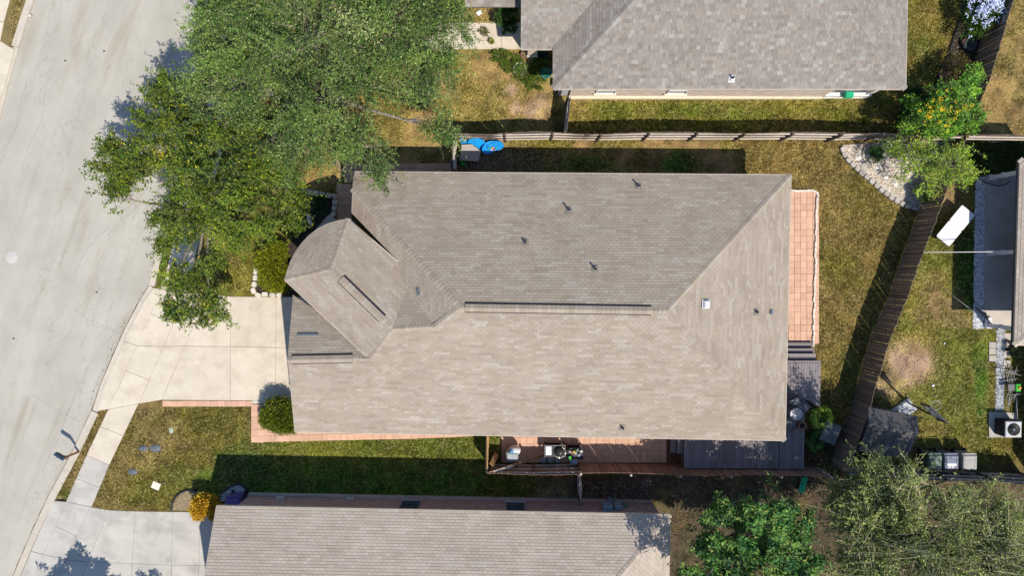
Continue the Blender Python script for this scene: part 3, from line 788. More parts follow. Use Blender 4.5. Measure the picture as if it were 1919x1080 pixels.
nS = roof.face([e1, e2, vE, vW, ve, vf, vg, vh]); nN = roof.face([n1, n2, vE, vW, hN]); nE = roof.face([n2, e2, vE])
nW = roof.face([w0, vW, ve, v76, v47, w1]); nN2 = roof.face([ve, vf, v76]); nNE = roof.face([apex, vf, v76, v47, c53]); nSW = roof.face([apex, c35, b69, vf])
g0 = hit(549, 553, plG); g1 = hit(620, 600, plG)
nG = roof.face([vh, vg, g1, g0])
# curved front: fan of narrow facets round the apex, courses follow the arc
arc_px = [(653, 410), (634, 413), (614, 419), (596, 428), (579, 441), (565, 456), (553, 473), (544, 491), (538, 508), (534, 525)]
arc = [P(x, y, c53.z + (c35.z - c53.z) * i / 9) for i, (x, y) in enumerate(arc_px)]
for a, b in zip(arc, arc[1:]): roof.face([apex, a, b], eave_dir=(b - a))
roof.cap_line(n2, vE, nN, nE); roof.cap_line(e2, vE, nS, nE); roof.cap_line(hN, vW, nN, nW); roof.cap_line(ve, vW, nS, nW); roof.cap_line(vf, ve, nS, nN2)
roof.cap_line(vW, vE, nS, nN, .16); roof.cap_line(vh, vg, nS, nG); roof.cap_line(c53, apex, nNE, (nNE + Vector((-.4, .3, .3))).normalized(), .13); roof.cap_line(apex, vf, nNE, nSW)
roof.cap_line(c35, apex, nSW, (nSW + Vector((-.2, .4, .3))).normalized(), .1); roof.cap_line(vg, vf, nS, nSW, .12)
rf = roof.finish()
ZU = Vector((0, 0, 1))
def downslope(n): v = Vector((n.x, n.y, 0)).normalized(); return (v - n * v.dot(n)).normalized()
dS, dN, dNE, dSW, dG = [downslope(n) for n in (nS, nN, nNE, nSW, nG)]
ridge_vent(rf, vW.lerp(vE, .025), vW.lerp(vE, .925), dN, dS, ZU)
ridge_vent(rf, vh.lerp(vg, .05), vh.lerp(vg, .78), dG, dS, ZU)
ridge_vent(rf, apex.lerp(vf, .16), apex.lerp(vf, .83), dNE, dSW, ZU)
for x, y, h in ((985, 455, .3), (1066, 394, .5), (1115, 504, .4), (1196, 349, .45)): vent_pipe(main, x, y, plN, h)
vent_pipe(main, 1166, 802, plS, .3); vent_pipe(main, 1417, 585, plE, .25)
b = hit(1322, 570, plE); mb = MB(); rot = ZU.rotation_difference(nE).to_matrix(); mb.box(b + nE * .03, (.42, .42, .02), m=rot); mb.box(b + nE * .09, (.32, .32, .14), m=rot, bev=.03); mb.build('box_vent', M['bright_metal'], main)
b = hit(1444, 585, plE); mb = MB(); mb.box(b + nE * .05, (.16, .2, .1), m=rot, bev=.02); mb.build('small_vent', M['dark_slate'], main)
rw = ZU.rotation_difference(nW).to_matrix(); b = hit(784, 546, plW); mb = MB(); mb.box(b + nW * .04, (.16, .36, .05), m=rw @ Matrix.Rotation(.12, 3, 'Z'), bev=.02); mb.build('small_vent', M['dark_slate'], main)
rg = ZU.rotation_difference(nG).to_matrix(); b = hit(577, 627, plG); mb = MB(); mb.box(b + nG * .04, (.98, .13, .05), m=rg, bev=.02); mb.build('louvre_vent', M['dark_slate'], main)
# walls, fascia, gutters
def inw(p, dx, dy): return (p.x + dx, p.y + dy)
mb = MB(); I = .38
pts = [inw(e1, I, I), inw(e2, -I, I), inw(n2, -I, -I), inw(n1, I, -I), inw(w1, I, 0), inw(v47, -.1, -.1), inw(vh, I + 2.6, 2.0), inw(vh, I, 2.4)]
mb.prism(pts, -.1, 2.98); mb.build('wall', M['brick_main'], main)
mb = MB(); mb.prism([inw(p + (apex - p).normalized() * .42, 0, 0) for p in arc] + [inw(vf, 0, 0), inw(v47, -.35, -.4)], -.1, 4.05); mb.build('turret_wall', M['brick_main'], main)
mb = MB()
for p, q in ((e1, e2), (n1, n2), (n2, e2), (c53, v47), (c35, b69)):
    d = (q - p).normalized(); out = Vector((d.y, -d.x, 0)); c = (p + q) / 2
    if (c + out - Vector((P(1000, 580, 0).x, P(1000, 580, 0).y, c.z))).length < (c - out - Vector((P(1000, 580, 0).x, P(1000, 580, 0).y, c.z))).length: out = -out
    mz = Matrix((d, Vector((-d.y, d.x, 0)), ZU)).transposed(); mb.box(c + out * .018 + Vector((0, 0, -.07)), ((q - p).length - .02, .03, .15), m=mz)
mb.build('fascia', M['fascia'], main)
mb = MB(); mb.tube([P(747, 488, v47.z + .02), P(752, 488, v47.z + .03)], .03, 6); mb.build('gutter_end', M['gutter_white'], main)
# porch slab and window near the turret
mb = MB(); mb.prism([P(x, y)[:2] for x, y in [(594, 428), (618, 402), (640, 418), (660, 412), (700, 450), (640, 470)]], -.1, .12); porch = struct(mb, 'porch_slab', M['patio_grey'])

# ---- south house
south = house_root('tan shingled house along the bottom with red brick side wall', 800, 1080)
s0, s1 = P(405, 950, 3.02), P(1256, 966, 3.02)
plA = plane_eave(s0, s1, P(800, 1200, 0)); d = (s1 - s0).normalized(); dn = Vector((d.y, -d.x, 0))
halfd = 5.2
ra = s0 + dn * halfd + ZU * halfd * SLOPE; rb = s1 + dn * halfd + ZU * halfd * SLOPE - d * halfd
sb0 = s0 + dn * 2 * halfd; sb1 = s1 + dn * 2 * halfd
roof2 = Roof(south, TONES_PALE, .142, .265)
nA = roof2.face([s0, s1, rb, ra]); nB = roof2.face([s1, sb1, rb]); nC = roof2.face([sb1, sb0, ra, rb])
roof2.cap_line(s1, rb, nA, nB); roof2.cap_line(ra, rb, nA, nC)
# individual shingles should be the ones in frame: keep candidates visible first
def visible_first(rf_, lim=1085):
    def key(c):
        px, py = to_px(c[1].x, c[1].y, c[1].z); return (0 if (0 < px < 1919 and 0 < py < 1080) else 1, -c[0])
    vis = [(key(c), i) for i, c in enumerate(rf_.cand)]; order = [i for k, i in sorted(vis)]
    rf_.cand = [(1000 - r, *rf_.cand[i][1:]) for r, i in enumerate(order)]
visible_first(roof2); rf2 = roof2.finish()
bl, br = P(468, 928, 0), P(1221, 939, 0)
mb = MB(); depth = 9.8
mb.prism([(bl.x, bl.y), (br.x, br.y), (br.x + dn.x * depth, br.y + dn.y * depth), (bl.x + dn.x * depth - 0, bl.y + dn.y * depth)], -.1, 2.9); wallS = mb.build('wall', M['brick_red'], south)
mb = MB(); fb = Vector((d.x, d.y, 0)); c = (bl + br) / 2 - dn * .04
mz = Matrix((d, Vector((-d.y, d.x, 0)), ZU)).transposed(); mb.box(c + ZU * .1, ((br - bl).length, .1, .32), m=mz); mb.build('foundation', M['patio_grey'], south)
mb = MB(); ga = P(470, 985, 0); mb.prism([(ga.x, bl.y - .75), (bl.x + 3, bl.y - .75), (bl.x + 3, bl.y - depth + .5), (ga.x, bl.y - depth + .5)], -.1, 2.85); mb.build('garage_wall', M['brick_red'], south)
mb = MB(); mb.box((s0 + s1) / 2 - dn * .02 + ZU * -.07, ((s1 - s0).length, .03, .15), m=mz); mb.box((s1 + sb1) / 2 + d * .02 - ZU * .07, (.03, (sb1 - s1).length, .15), m=mz); mb.build('fascia', M['fascia'], south)
def wpt(px, z, k=0.0):                           # point on the south house's side wall
    t = (P(px, 945, z).x - bl.x) / (br.x - bl.x); return bl.lerp(br, t) - dn * k + ZU * z
def window(house, c, w, h, mz_, out, fr='dark_slate', sill='patio_grey'):
    mb = MB(); t = .05
    for sx, sz, ww, hh in ((0, h / 2 - t / 2, w, t), (0, -h / 2 + t / 2, w, t), (-w / 2 + t / 2, 0, t, h - 2 * t), (w / 2 - t / 2, 0, t, h - 2 * t), (0, 0, w - 2 * t, .03)):
        mb.box(c + mz_ @ Vector((sx, 0, sz)) + out * .035, (ww, .07, hh), m=mz_)
    f = mb.build('window', M[fr], house)
    mb = MB(); mb.box(c + out * .012, (w - .1, .015, h - .1), m=mz_); mb.build('pane', M['glass'], f)
    mb = MB(); mb.box(c - ZU * (h / 2 + .04) + out * .06, (w + .14, .16, .07), m=mz_); mb.build('sill', M[sill], f)
for px in (767, 966): window(south, wpt(px, 1.5), .95, 1.45, mz, -dn)
for px in (525, 656):
    mb = MB(); mb.box(wpt(px, .45, .03), (.42, .05, .3), m=mz, bev=.01)
    for k in range(3): mb.box(wpt(px, .36 + .09 * k, .06), (.36, .02, .03), m=mz)
    mb.build('wall_vent', M['bright_metal'], south)
mb = MB(); mb.box(wpt(1138, 1.35, .12), (.5, .24, .75), m=mz, bev=.03); mb.tube([wpt(1138, 1.0, .08), wpt(1138, 0, .08)], .03, 8); mb.build('electric_panel', M['meter'], south)
mb = MB(); mb.box(wpt(1158, 1.3, .11), (.42, .22, .62), m=mz, bev=.03); mb.lathe([(.11, .0), (.10, .08), (.02, .1)], wpt(1158, 1.3, .2), 14, m=Matrix.Rotation(R(-90), 3, 'X')); mb.tube([wpt(1157, 1.2, .12), wpt(1150, 0.02, .35)], .05, 8); mb.build('electric_meter', M['meter'], south)
mb = MB(); mb.box(wpt(1172, .9, .09), (.34, .18, .3), m=mz, bev=.02); mb.build('cable_box', M['bin_green'], south)
mb = MB(); mb.box(wpt(1143, .35, .12), (.3, .2, .3), m=mz, bev=.02); mb.build('cable_box', M['meter'], south)
mb = MB(); mb.tube([wpt(508, .05, .3), wpt(502, .9, .05)], .015, 6); mb.build('tap_pipe', M['lead'], south)

# ---- north house
north = house_root('grey mottled shingle house across the top with tan brick wall', 1350, 60)
q0, q1 = P(1036, 166, 3.05), P(1697, 166, 3.05)
dN_ = (q1 - q0).normalized(); up = Vector((-dN_.y, dN_.x, 0)); hd = 6.4
ra2 = q0 + up * hd + dN_ * hd + ZU * hd * SLOPE; rb2 = q1 + up * hd - dN_ * hd + ZU * hd * SLOPE; t0 = q0 + up * 2 * hd; t1 = q1 + up * 2 * hd
roof3 = Roof(north, TONES_GREY, .165, .3, True)
nS3 = roof3.face([q0, q1, rb2, ra2]); nE3 = roof3.face([q1, t1, rb2]); nW3 = roof3.face([q0, ra2, t0]); nN3 = roof3.face([t1, t0, ra2, rb2])
pr0, pr1 = P(976, 91, 3.0), P(1079, 91, 3.0); lift = 2.6
pv = Vector((ra2.x - .2, pr1.y + (ra2.z - 3.0) / SLOPE, ra2.z)); pr2 = Vector((pr0.x, pr0.y + 5.6, 3.0 + 5.6 * SLOPE)); pr3 = Vector((pr1.x + 5.4, pr0.y + 5.6, 3.0 + 5.6 * SLOPE))
pr4 = Vector((pr3.x - .2, pr0.y + 5.6, pr3.z))
nP3 = roof3.face([pr0, pr1, pr4 + Vector((-.1, 0, 0)), pr2])
gq0, gq1 = P(872, 12, 3.0), P(977, 12, 3.0); nQ3 = roof3.face([gq0, gq1, gq1 + Vector((0, 4, 4 * SLOPE)), gq0 + Vector((0, 4, 4 * SLOPE))])
roof3.cap_line(q0, ra2, nS3, nW3, .17, .24); roof3.cap_line(q1, rb2, nS3, nE3, .17, .24); roof3.cap_line(ra2, rb2, nS3, nN3)
visible_first(roof3); rf3 = roof3.finish()
plS3 = (q0, nS3); vent_pipe(north, 1371, 147, plS3, .35, .05, 'bright_metal')
wl, wr = P(1066, 181.5, 0), P(1538, 183, 0); wr2 = P(1620, 183, 0)
mb = MB(); mb.prism([(wl.x, wl.y), (wr.x, wr.y), (wr.x, wr.y + 2.6), (q1.x - .45, wr.y + 2.6), (q1.x - .45, wl.y + 11), (wl.x, wl.y + 11)], -.1, 2.92); mb.build('wall', M['brick_tan'], north)
mz3 = Matrix((dN_, Vector((-dN_.y, dN_.x, 0)), ZU)).transposed()
mb = MB(); mb.box((wl + wr) / 2 + Vector((0, -.05, .09)), ((wr - wl).length, .12, .3)); mb.build('foundation', M['cream'], north)
def npt(px, z, k=0.0): t = (P(px, 176, z).x - wl.x) / (wr.x - wl.x); return wl.lerp(wr, t) + Vector((0, -k, z))
for px in (1137, 1272): window(north, npt(px, 1.55), 1.0, 1.3, mz3, Vector((0, -1, 0)), 'gutter_white', 'cream')
mb = MB(); mb.box((q0 + q1) / 2 + Vector((0, -.018, -.07)), ((q1 - q0).length, .03, .15)); mb.box((pr0 + pr1) / 2 + Vector((0, -.018, -.07)), ((pr1 - pr0).length, .03, .15)); mb.box((q1 + t1) / 2 + Vector((.02, 0, -.07)), (.03, (t1 - q1).length, .15)); mb.build('fascia', M['fascia'], north)
mb = MB(); mb.prism([(P(983, 80, 0).x, P(983, 80, 0).y), (P(1040, 80, 0).x, P(1040, 80, 0).y), (P(1040, 0, 0).x, P(1040, -160, 0).y), (P(983, 0, 0).x, P(983, -160, 0).y)], -.1, 2.8); mb.build('porch_wall', M['brick_tan'], north)
mb = MB(); mb.box(P(997, 100, 0) + ZU * 1.3, (.48, .5, 2.7)); mb.box(P(997, 100, 0) + ZU * .2, (.56, .58, .5)); mb.build('porch_column', M['brick_tan'], north)
mb = MB(); mb.box(P(1054, 172, 0) + ZU * .5, (.5, .35, 1.1), bev=.03); mb.build('utility_cabinet', M['grey_plastic'], north)
mb = MB(); pw = P(1540, 183, 0); mb.box((pw.x + 1.15, pw.y + 1.2, .05), (2.4, 2.5, .3)); mb.box((pw.x + 1.15, pw.y + .06, .35), (2.4, .18, .35)); mb.build('porch_floor', M['gutter_white'], north)
mb = MB(); mb.box((pw.x + 2.2, pw.y + .14, 1.5), (.2, .2, 2.7)); mb.build('porch_post', M['gutter_white'], north)
mb = MB(); mb.face([P(1074, 91, 3.03), P(1080, 91, 3.03), P(1078, 97, 2.95)]); mb.box(P(1077, 92.5, 3.0), (.18, .12, .1)); mb.build('gutter_end', M['bright_metal'], north)

# ---- east house
east = house_root('house at the right edge whose roof corner overhangs a grey patio', 1915, 470)
u0, u1 = P(1911, 298, 2.9), P(1900, 648, 2.9); de = (u0 - u1).normalized(); ou = Vector((-de.y, de.x, 0)); ou = ou if ou.x < 0 else -ou
hh = 4.55
um0 = u0 - ou * hh - de * hh + ZU * hh * SLOPE; um1 = u1 - ou * hh + de * hh + ZU * hh * SLOPE; uo0 = u0 - ou * 2 * hh; uo1 = u1 - ou * 2 * hh
roof4 = Roof(east, TONES_PALE, .15, .265)
nu = roof4.face([u0, u1, um1, um0]); nv = roof4.face([u1, uo1, um1]); nw = roof4.face([u0, um0, uo0]); nx4 = roof4.face([uo1, uo0, um0, um1])
roof4.cap_line(u1, um1, nu, nv); roof4.cap_line(u0, um0, nu, nw); visible_first(roof4); rf4 = roof4.finish(70)
mb = MB(); c = (u0 + u1) / 2 + ou * .02 - ZU * .08; mz4 = Matrix((de, Vector((-de.y, de.x, 0)), ZU)).transposed(); mb.box(c, ((u1 - u0).length, .07, .15), m=mz4); mb.build('gutter', M['pot_dark'], east)
ew = P(1917, 300, 0); mb = MB(); e_a = P(1935, 320, 0); e_b = P(1935, 900, 0); mb.prism([(e_a.x, e_a.y), (e_b.x, e_b.y), (e_b.x + 8, e_b.y), (e_a.x + 8, e_a.y)], -.1, 2.8); mb.build('wall', M['brick_red'], east)
mb = MB(); e_c = P(1896, 640, 0)
for bx, by in ((1856, 333), (1853, 474), (1849, 610)):
    b = P(bx, by, 0); mb = MB(); mb.box(b + ZU * 1.35, (.2, .2, 2.7)); mb.box(b + ZU * .12, (.3, .3, .28), bev=.02); mb.box(b + ZU * 1.05, (.27, .27, .08)); mb.box(b + ZU * 2.6, (.3, .3, .25)); mb.build('porch_column', M['white_paint'], east)
mb = MB(); b0, b1 = P(1853, 333, 0), P(1849, 610, 0); mb.box((b0 + b1) / 2 + ZU * 2.72, (.2, (b1 - b0).length + .2, .2)); mb.build('porch_beam', M['white_paint'], east)
mb = MB(); mb.prism([P(x, y)[:2] for x, y in [(1846, 329), (1935, 329), (1935, 612), (1843, 612)]], -.1, .06); struct(mb, 'patio_slab', M['patio_grey'])

# ------------------------------------------------------------------ gravel, mulch and beds
def bed(name, poly, matk, z=.012):
    mb = MB(); mb.prism([P(x, y)[:2] for x, y in poly], -.05, z); return struct(mb, name, M[matk])
def pebbles(name, polys, n, size, pal, label=None, z=.012, parent=None):
    pts = []
    for poly in polys:
        xs = [p[0] for p in poly]; ys_ = [p[1] for p in poly]; k = int(n / len(polys))
        x = rng.uniform(min(xs), max(xs), k * 3); y = rng.uniform(min(ys_), max(ys_), k * 3); m = inpoly(poly, x, y)
        pts += list(zip(x[m][:k], y[m][:k]))
    w = np.array([list(P(x, y, z)) for x, y in pts]); n = len(w)
    base = np.array([[1, 0, 0], [.3, .95, 0], [-.8, .6, 0], [-.8, -.6, 0], [.3, -.95, 0]]); top = np.array([0, 0, .75])
    a = rng.uniform(0, 6.28, n); c, s_ = np.cos(a), np.sin(a); sz = size * rng.uniform(.5, 1.5, n); V = []
    bx = (base[None, :, 0] * c[:, None] - base[None, :, 1] * s_[:, None]) * sz[:, None]; by = (base[None, :, 0] * s_[:, None] + base[None, :, 1] * c[:, None]) * sz[:, None] * .75
    ring = np.stack([w[:, None, 0] + bx, w[:, None, 1] + by, np.repeat(w[:, 2:3], 5, 1) - .005], -1)
    ap = w + np.stack([rng.uniform(-.3, .3, n) * sz, rng.uniform(-.3, .3, n) * sz, sz * .75], -1)
    tr = np.stack([np.stack([ring[:, i], ring[:, (i + 1) % 5], ap], 1) for i in range(5)], 1)
    cols = np.repeat(palette(n, pal), 5, axis=0)
    o = np_mesh(name, tr.reshape(-1, 3), 3, cols, M['pebble'], parent)
    o['kind'] = 'stuff'
    if label and parent is None: o['label'] = label
    return o
PALE = [(.62, .52, .40), (.70, .64, .54), (.50, .38, .28), (.42, .36, .30), (.75, .71, .64)]
GREYP = [(.40, .42, .45), (.55, .57, .60), (.28, .29, .31), (.65, .66, .68)]
gb = [(1577, 272), (1700, 262), (1812, 262), (1790, 300), (1762, 330), (1734, 388), (1724, 393), (1690, 380), (1655, 358), (1626, 330), (1597, 305)]
b1_ = bed('gravel_bed', gb, 'grey_block', .01); pebbles('gravel', [gb], 5200, .05, PALE, parent=b1_)
eg = [(1829, 332), (1846, 332), (1843, 617), (1824, 617)]; b2_ = bed('gravel_strip', eg, 'grey_block', .01); pebbles('gravel', [eg], 2600, .05, [(.55, .57, .62), (.68, .70, .74), (.38, .40, .44), (.75, .76, .78)], parent=b2_)
eg2 = [(1868, 618), (1884, 618), (1880, 770), (1866, 770)]; b3_ = bed('gravel_strip', eg2, 'grey_block', .01); pebbles('gravel', [eg2], 1300, .05, GREYP, parent=b3_)
fb_ = [(478, 470), (545, 455), (575, 360), (632, 366), (630, 412), (600, 430), (560, 480), (555, 556), (478, 553)]
b4_ = bed('flower_bed', fb_, 'mulch', .015); pebbles('mulch_chips', [fb_], 1600, .035, [(.05, .035, .025), (.09, .06, .04), (.03, .025, .02), (.13, .10, .08)], parent=b4_)
sb_ = [(472, 750), (560, 750), (560, 806), (495, 806), (495, 757), (472, 757)]; b5_ = bed('pebble_bed', sb_, 'white_stone', .012); pebbles('white_pebbles', [sb_], 900, .045, [(.75, .7, .6), (.6, .55, .48), (.45, .4, .34)], parent=b5_)
rb_ = [(1247, 822), (1281, 822), (1281, 874), (1247, 872)]; b6_ = bed('mulch_bed', rb_, 'red_mulch', .012); pebbles('mulch_chips', [rb_], 700, .03, [(.2, .09, .04), (.12, .05, .025), (.26, .13, .06)], parent=b6_)
cb_ = [(322, 957), (324, 943), (332, 930), (345, 921), (360, 919), (371, 922), (385, 935), (390, 958)]; b7_ = bed('tree_ring_bed', cb_, 'chips', .01)
pebbles('wood_chips', [cb_], 1500, .02, [(.33, .25, .16), (.25, .18, .11), (.38, .30, .2), (.2, .16, .07)], parent=b7_)
cg_ = [(414, 930), (421, 922), (435, 913), (447, 910), (458, 916), (463, 927), (463, 940), (414, 940)]; b8_ = bed('gravel_ring_bed', cg_, 'grey_block', .01); pebbles('gravel', [cg_], 700, .045, GREYP, parent=b8_)
nb_ = [(1797, 40), (1805, -60), (1905, -60), (1870, 60), (1815, 190), (1780, 255), (1690, 255), (1705, 200), (1752, 165), (1775, 108)]; b9_ = bed('flower_bed', nb_, 'mulch', .01)
pebbles('mulch_chips', [nb_], 1800, .04, [(.12, .09, .06), (.2, .15, .1), (.06, .045, .03), (.26, .2, .15)], parent=b9_)
pebbles('rubble', [[(1010, 905), (1220, 900), (1220, 940), (1010, 936)]], 1500, .028, [(.22, .19, .16), (.34, .30, .26), (.15, .13, .11), (.12, .1, .085)], 'small rubble scattered on the bare soil strip beside the red brick wall')
pebbles('rubble', [[(860, 285), (1060, 285), (1060, 335), (860, 335)]], 500, .028, [(.4, .33, .25), (.55, .48, .4), (.3, .25, .2)], 'small stones scattered over the shaded dirt north of the central house')
pebbles('leaf_litter', [[(1230, 890), (1560, 895), (1560, 1000), (1260, 1000)]], 1500, .04, [(.16, .10, .06), (.12, .08, .05), (.24, .16, .10), (.08, .06, .04)], 'fallen brown leaves covering the ground under the bright green tree')  # leaf browns darkened to stand in for the tree shade

# ------------------------------------------------------------------ pavers
def paver_set(name, rects, label=None, z=.03, matk='terracotta'):
    """rects in px: each becomes one paver"""
    xs = [r[0] for r in rects]; ys_ = [r[1] for r in rects]
    mb = MB()
    for (x0, y0, x1, y1) in rects:
        a, b = P(x0 + .3, y1 - .3), P(x1 - .3, y0 + .3); mb.prism([(a.x, a.y), (b.x, a.y), (b.x, b.y), (a.x, b.y)], -.05, .006)
    par = struct(mb, name, M['joint'], label); cache = {}
    for (x0, y0, x1, y1) in rects:
        a, b = P(x0, y1), P(x1, y0); w, h = round((b.x - a.x) - .006, 3), round((b.y - a.y) - .006, 3)
        if (w, h) not in cache:
            m_ = MB(); m_.box((0, 0, 0), (w, h, .05), bev=.008); cache[(w, h)] = m_.mesh('paver', M[matk])
        c = (a + b) / 2; place('paver', cache[(w, h)], par, (c.x + random.uniform(-.004, .004), c.y + random.uniform(-.004, .004), z - .02 + random.uniform(-.004, .004)), (random.uniform(-.006, .006), random.uniform(-.006, .006), random.uniform(-.008, .008)))
    return par
pr = []
for j in range(24):
    for i in range(5): pr.append((1477 + i * 11.5, 359 + j * 11.9, 1477 + (i + 1) * 11.5, 359 + (j + 1) * 11.9))
paver_set('patio', pr)
pr = [(939.5 + i * 11.9, 808 + j * 11.9, 939.5 + (i + 1) * 11.9, 808 + (j + 1) * 11.9) for i in range(26) for j in range(5)]
paver_set('patio', pr)
pr = [(305 + i * 12.9, 751.5, 305 + (i + 1) * 12.9, 762.5) for i in range(13)]
pr += [(471, 758 + 12 * j, 482.5, 770 + 12 * j) for j in range(6)] + [(482.5, 758 + 12 * j, 495, 770 + 12 * j) for j in range(6)]
x = 495
while x < 900:
    low = np.interp(x, [495, 640, 760, 840, 900], [829, 825.5, 823, 820, 817]); pr += [(x, low - 24, x + 12, low - 12.2), (x, low - 12, x + 12, low)]; x += 12
paver_set('garden_path', pr)
pr = [(631 + i * 14, 345 + j * 13.5, 631 + (i + 1) * 14, 345 + (j + 1) * 13.5) for i in range(2) for j in range(6)] + [(645 + i * 13.5, 306 + j * 12, 645 + (i + 1) * 13.5, 306 + (j + 1) * 12) for i in range(15) for j in range(3)]
paver_set('garden_path', pr, matk='terracotta')

# ------------------------------------------------------------------ stone edgings
def stone(size, seed, matk='white_stone'):
    r = random.Random(seed); mb = MB(); rings = []; n = 12
    pts = []
    for k in range(n):
        a = 2 * math.pi * (k + .5) / n; q = 1 / (abs(math.cos(a)) ** 5 + abs(math.sin(a)) ** 5) ** .2 * .5 * (1 + r.uniform(-.07, .07)); pts.append((q * math.cos(a) * size[0], q * math.sin(a) * size[1]))
    tx, ty = r.uniform(-.06, .06), r.uniform(-.06, .06)
    for sc, z in ((.97, -.10), (1.0, 0.0), (.99, .07), (.90, .10)):
        rings.append([(x * sc, y * sc, z * size[2] + (x * tx + y * ty if z > 0 else 0) + r.uniform(-.004, .004)) for x, y in pts])
    for ring_ in rings: mb.v.extend(ring_)
    for i in range(3):
        for k in range(n): mb.f.append((i * n + k, i * n + (k + 1) % n, (i + 1) * n + (k + 1) % n, (i + 1) * n + k)); mb.sm.append(False)
    mb.v.append((r.uniform(-.02, .02), r.uniform(-.02, .02), .104 * size[2])); t = len(mb.v) - 1
    for k in range(n): mb.f.append((3 * n + k, 3 * n + (k + 1) % n, t)); mb.sm.append(False)
    return mb.mesh('edging_stone', M[matk])
def boulder(size, seed, matk='white_stone'):
    r = random.Random(seed); mb = MB(); m, n = 5, 9
    for i in range(m + 1):
        ph = math.pi * .5 * i / m
        for k in range(n):
            a = 2 * math.pi * k / n; q = 1 + r.uniform(-.2, .2); mb.v.append((math.cos(a) * math.cos(ph) * size[0] * .5 * q, math.sin(a) * math.cos(ph) * size[1] * .5 * q, math.sin(ph) * size[2] * (.85 + r.uniform(-.15, .15)) - .05))
    for i in range(m):
        for k in range(n): mb.f.append((i * n + k, i * n + (k + 1) % n, (i + 1) * n + (k + 1) % n, (i + 1) * n + k)); mb.sm.append(False)
    return mb.mesh('boulder', M[matk])
def edging(label, pts, size, matk='white_stone', z=.06, rot=None):
    t = thing('stone_edging', label, 'garden edging', P(*pts[0]))
    ms = [stone(size, k + len(pts) * 7, matk) for k in range(4)]
    for i, (x, y) in enumerate(pts):
        a = P(*pts[max(i - 1, 0)]); b = P(*pts[min(i + 1, len(pts) - 1)]); an = math.atan2(b.y - a.y, b.x - a.x)
        place('edging_stone', ms[i % 4], t, P(x, y, z) - org(t), (0, 0, an + random.uniform(-.06, .06)))
    return t
edging('curved row of pale stone blocks around the white gravel bed by the back fence', [(1560 + x / 4.5, 240 + y / 4.5) for x, y in [(85, 180), (103, 225), (135, 270), (172, 307), (210, 342), (248, 380), (290, 413), (331, 450), (373, 485), (415, 522), (456, 552), (498, 585), (543, 613), (590, 640), (640, 657), (695, 674)]], (.30, .26, .9), 'grey_block')
edging('row of grey stone blocks around the dark bed beside the curved entry', [(567, 358), (580, 360), (592, 362), (604, 364), (616, 366.5), (627, 368), (628, 379), (627, 390), (625, 401)], (.29, .26, 1.0), 'white_stone')
edging('short row of white stones beside the yellow green shrub by the driveway', [(480, 509), (479, 521), (477, 533), (475.5, 545), (484, 553), (497, 551.5), (511, 552.5), (524, 553)], (.31, .25, 1.0), 'white_stone')
random.seed(21)
edging('long thin line of white stones along the terracotta back patio', [(1484 + i * 8, 357.5 + random.uniform(-1, 1)) for i in range(6)] + [(1531 - j * .27 + random.uniform(-1, 1), 364 + j * 10.4) for j in range(28)], (.32, .11, .7), 'white_stone')
gd = [(x - 1, y) for x, y in ROAD_R[4:11]] + [(x - 9, y) for x, y in ROAD_R[4:11][::-1]]
pebbles('gutter_debris', [gd], 420, .026, [(.2, .13, .07), (.3, .22, .13), (.12, .09, .06)], z=-.094, parent=road)
# dark flexible edging round the two rings
def edging_strip(label, pts):
    mb = MB(); w = [P(x, y, .05) for x, y in pts]; mb.tube(w, .055, 8); return solo(mb, 'lawn_edging', M['black_plastic'], label, 'garden edging')
edging_strip('dark curved lawn edging around the wood chip bed left of the orange shrub', [(321, 958), (322.5, 946), (329, 933), (338, 924.5), (348, 920), (358, 919), (369, 921.5)])
edging_strip('dark rounded lawn edging around the gravel next to the violet bin', [(414, 925), (422, 919.5), (434, 911.5), (445, 907.5), (455, 911), (462, 918), (466, 930)])
edging_strip('dark thin lawn edging beside the blue flowering bush', [(1812, -30), (1803, 20), (1797, 40), (1786, 75), (1775, 108), (1760, 135), (1754, 165)])

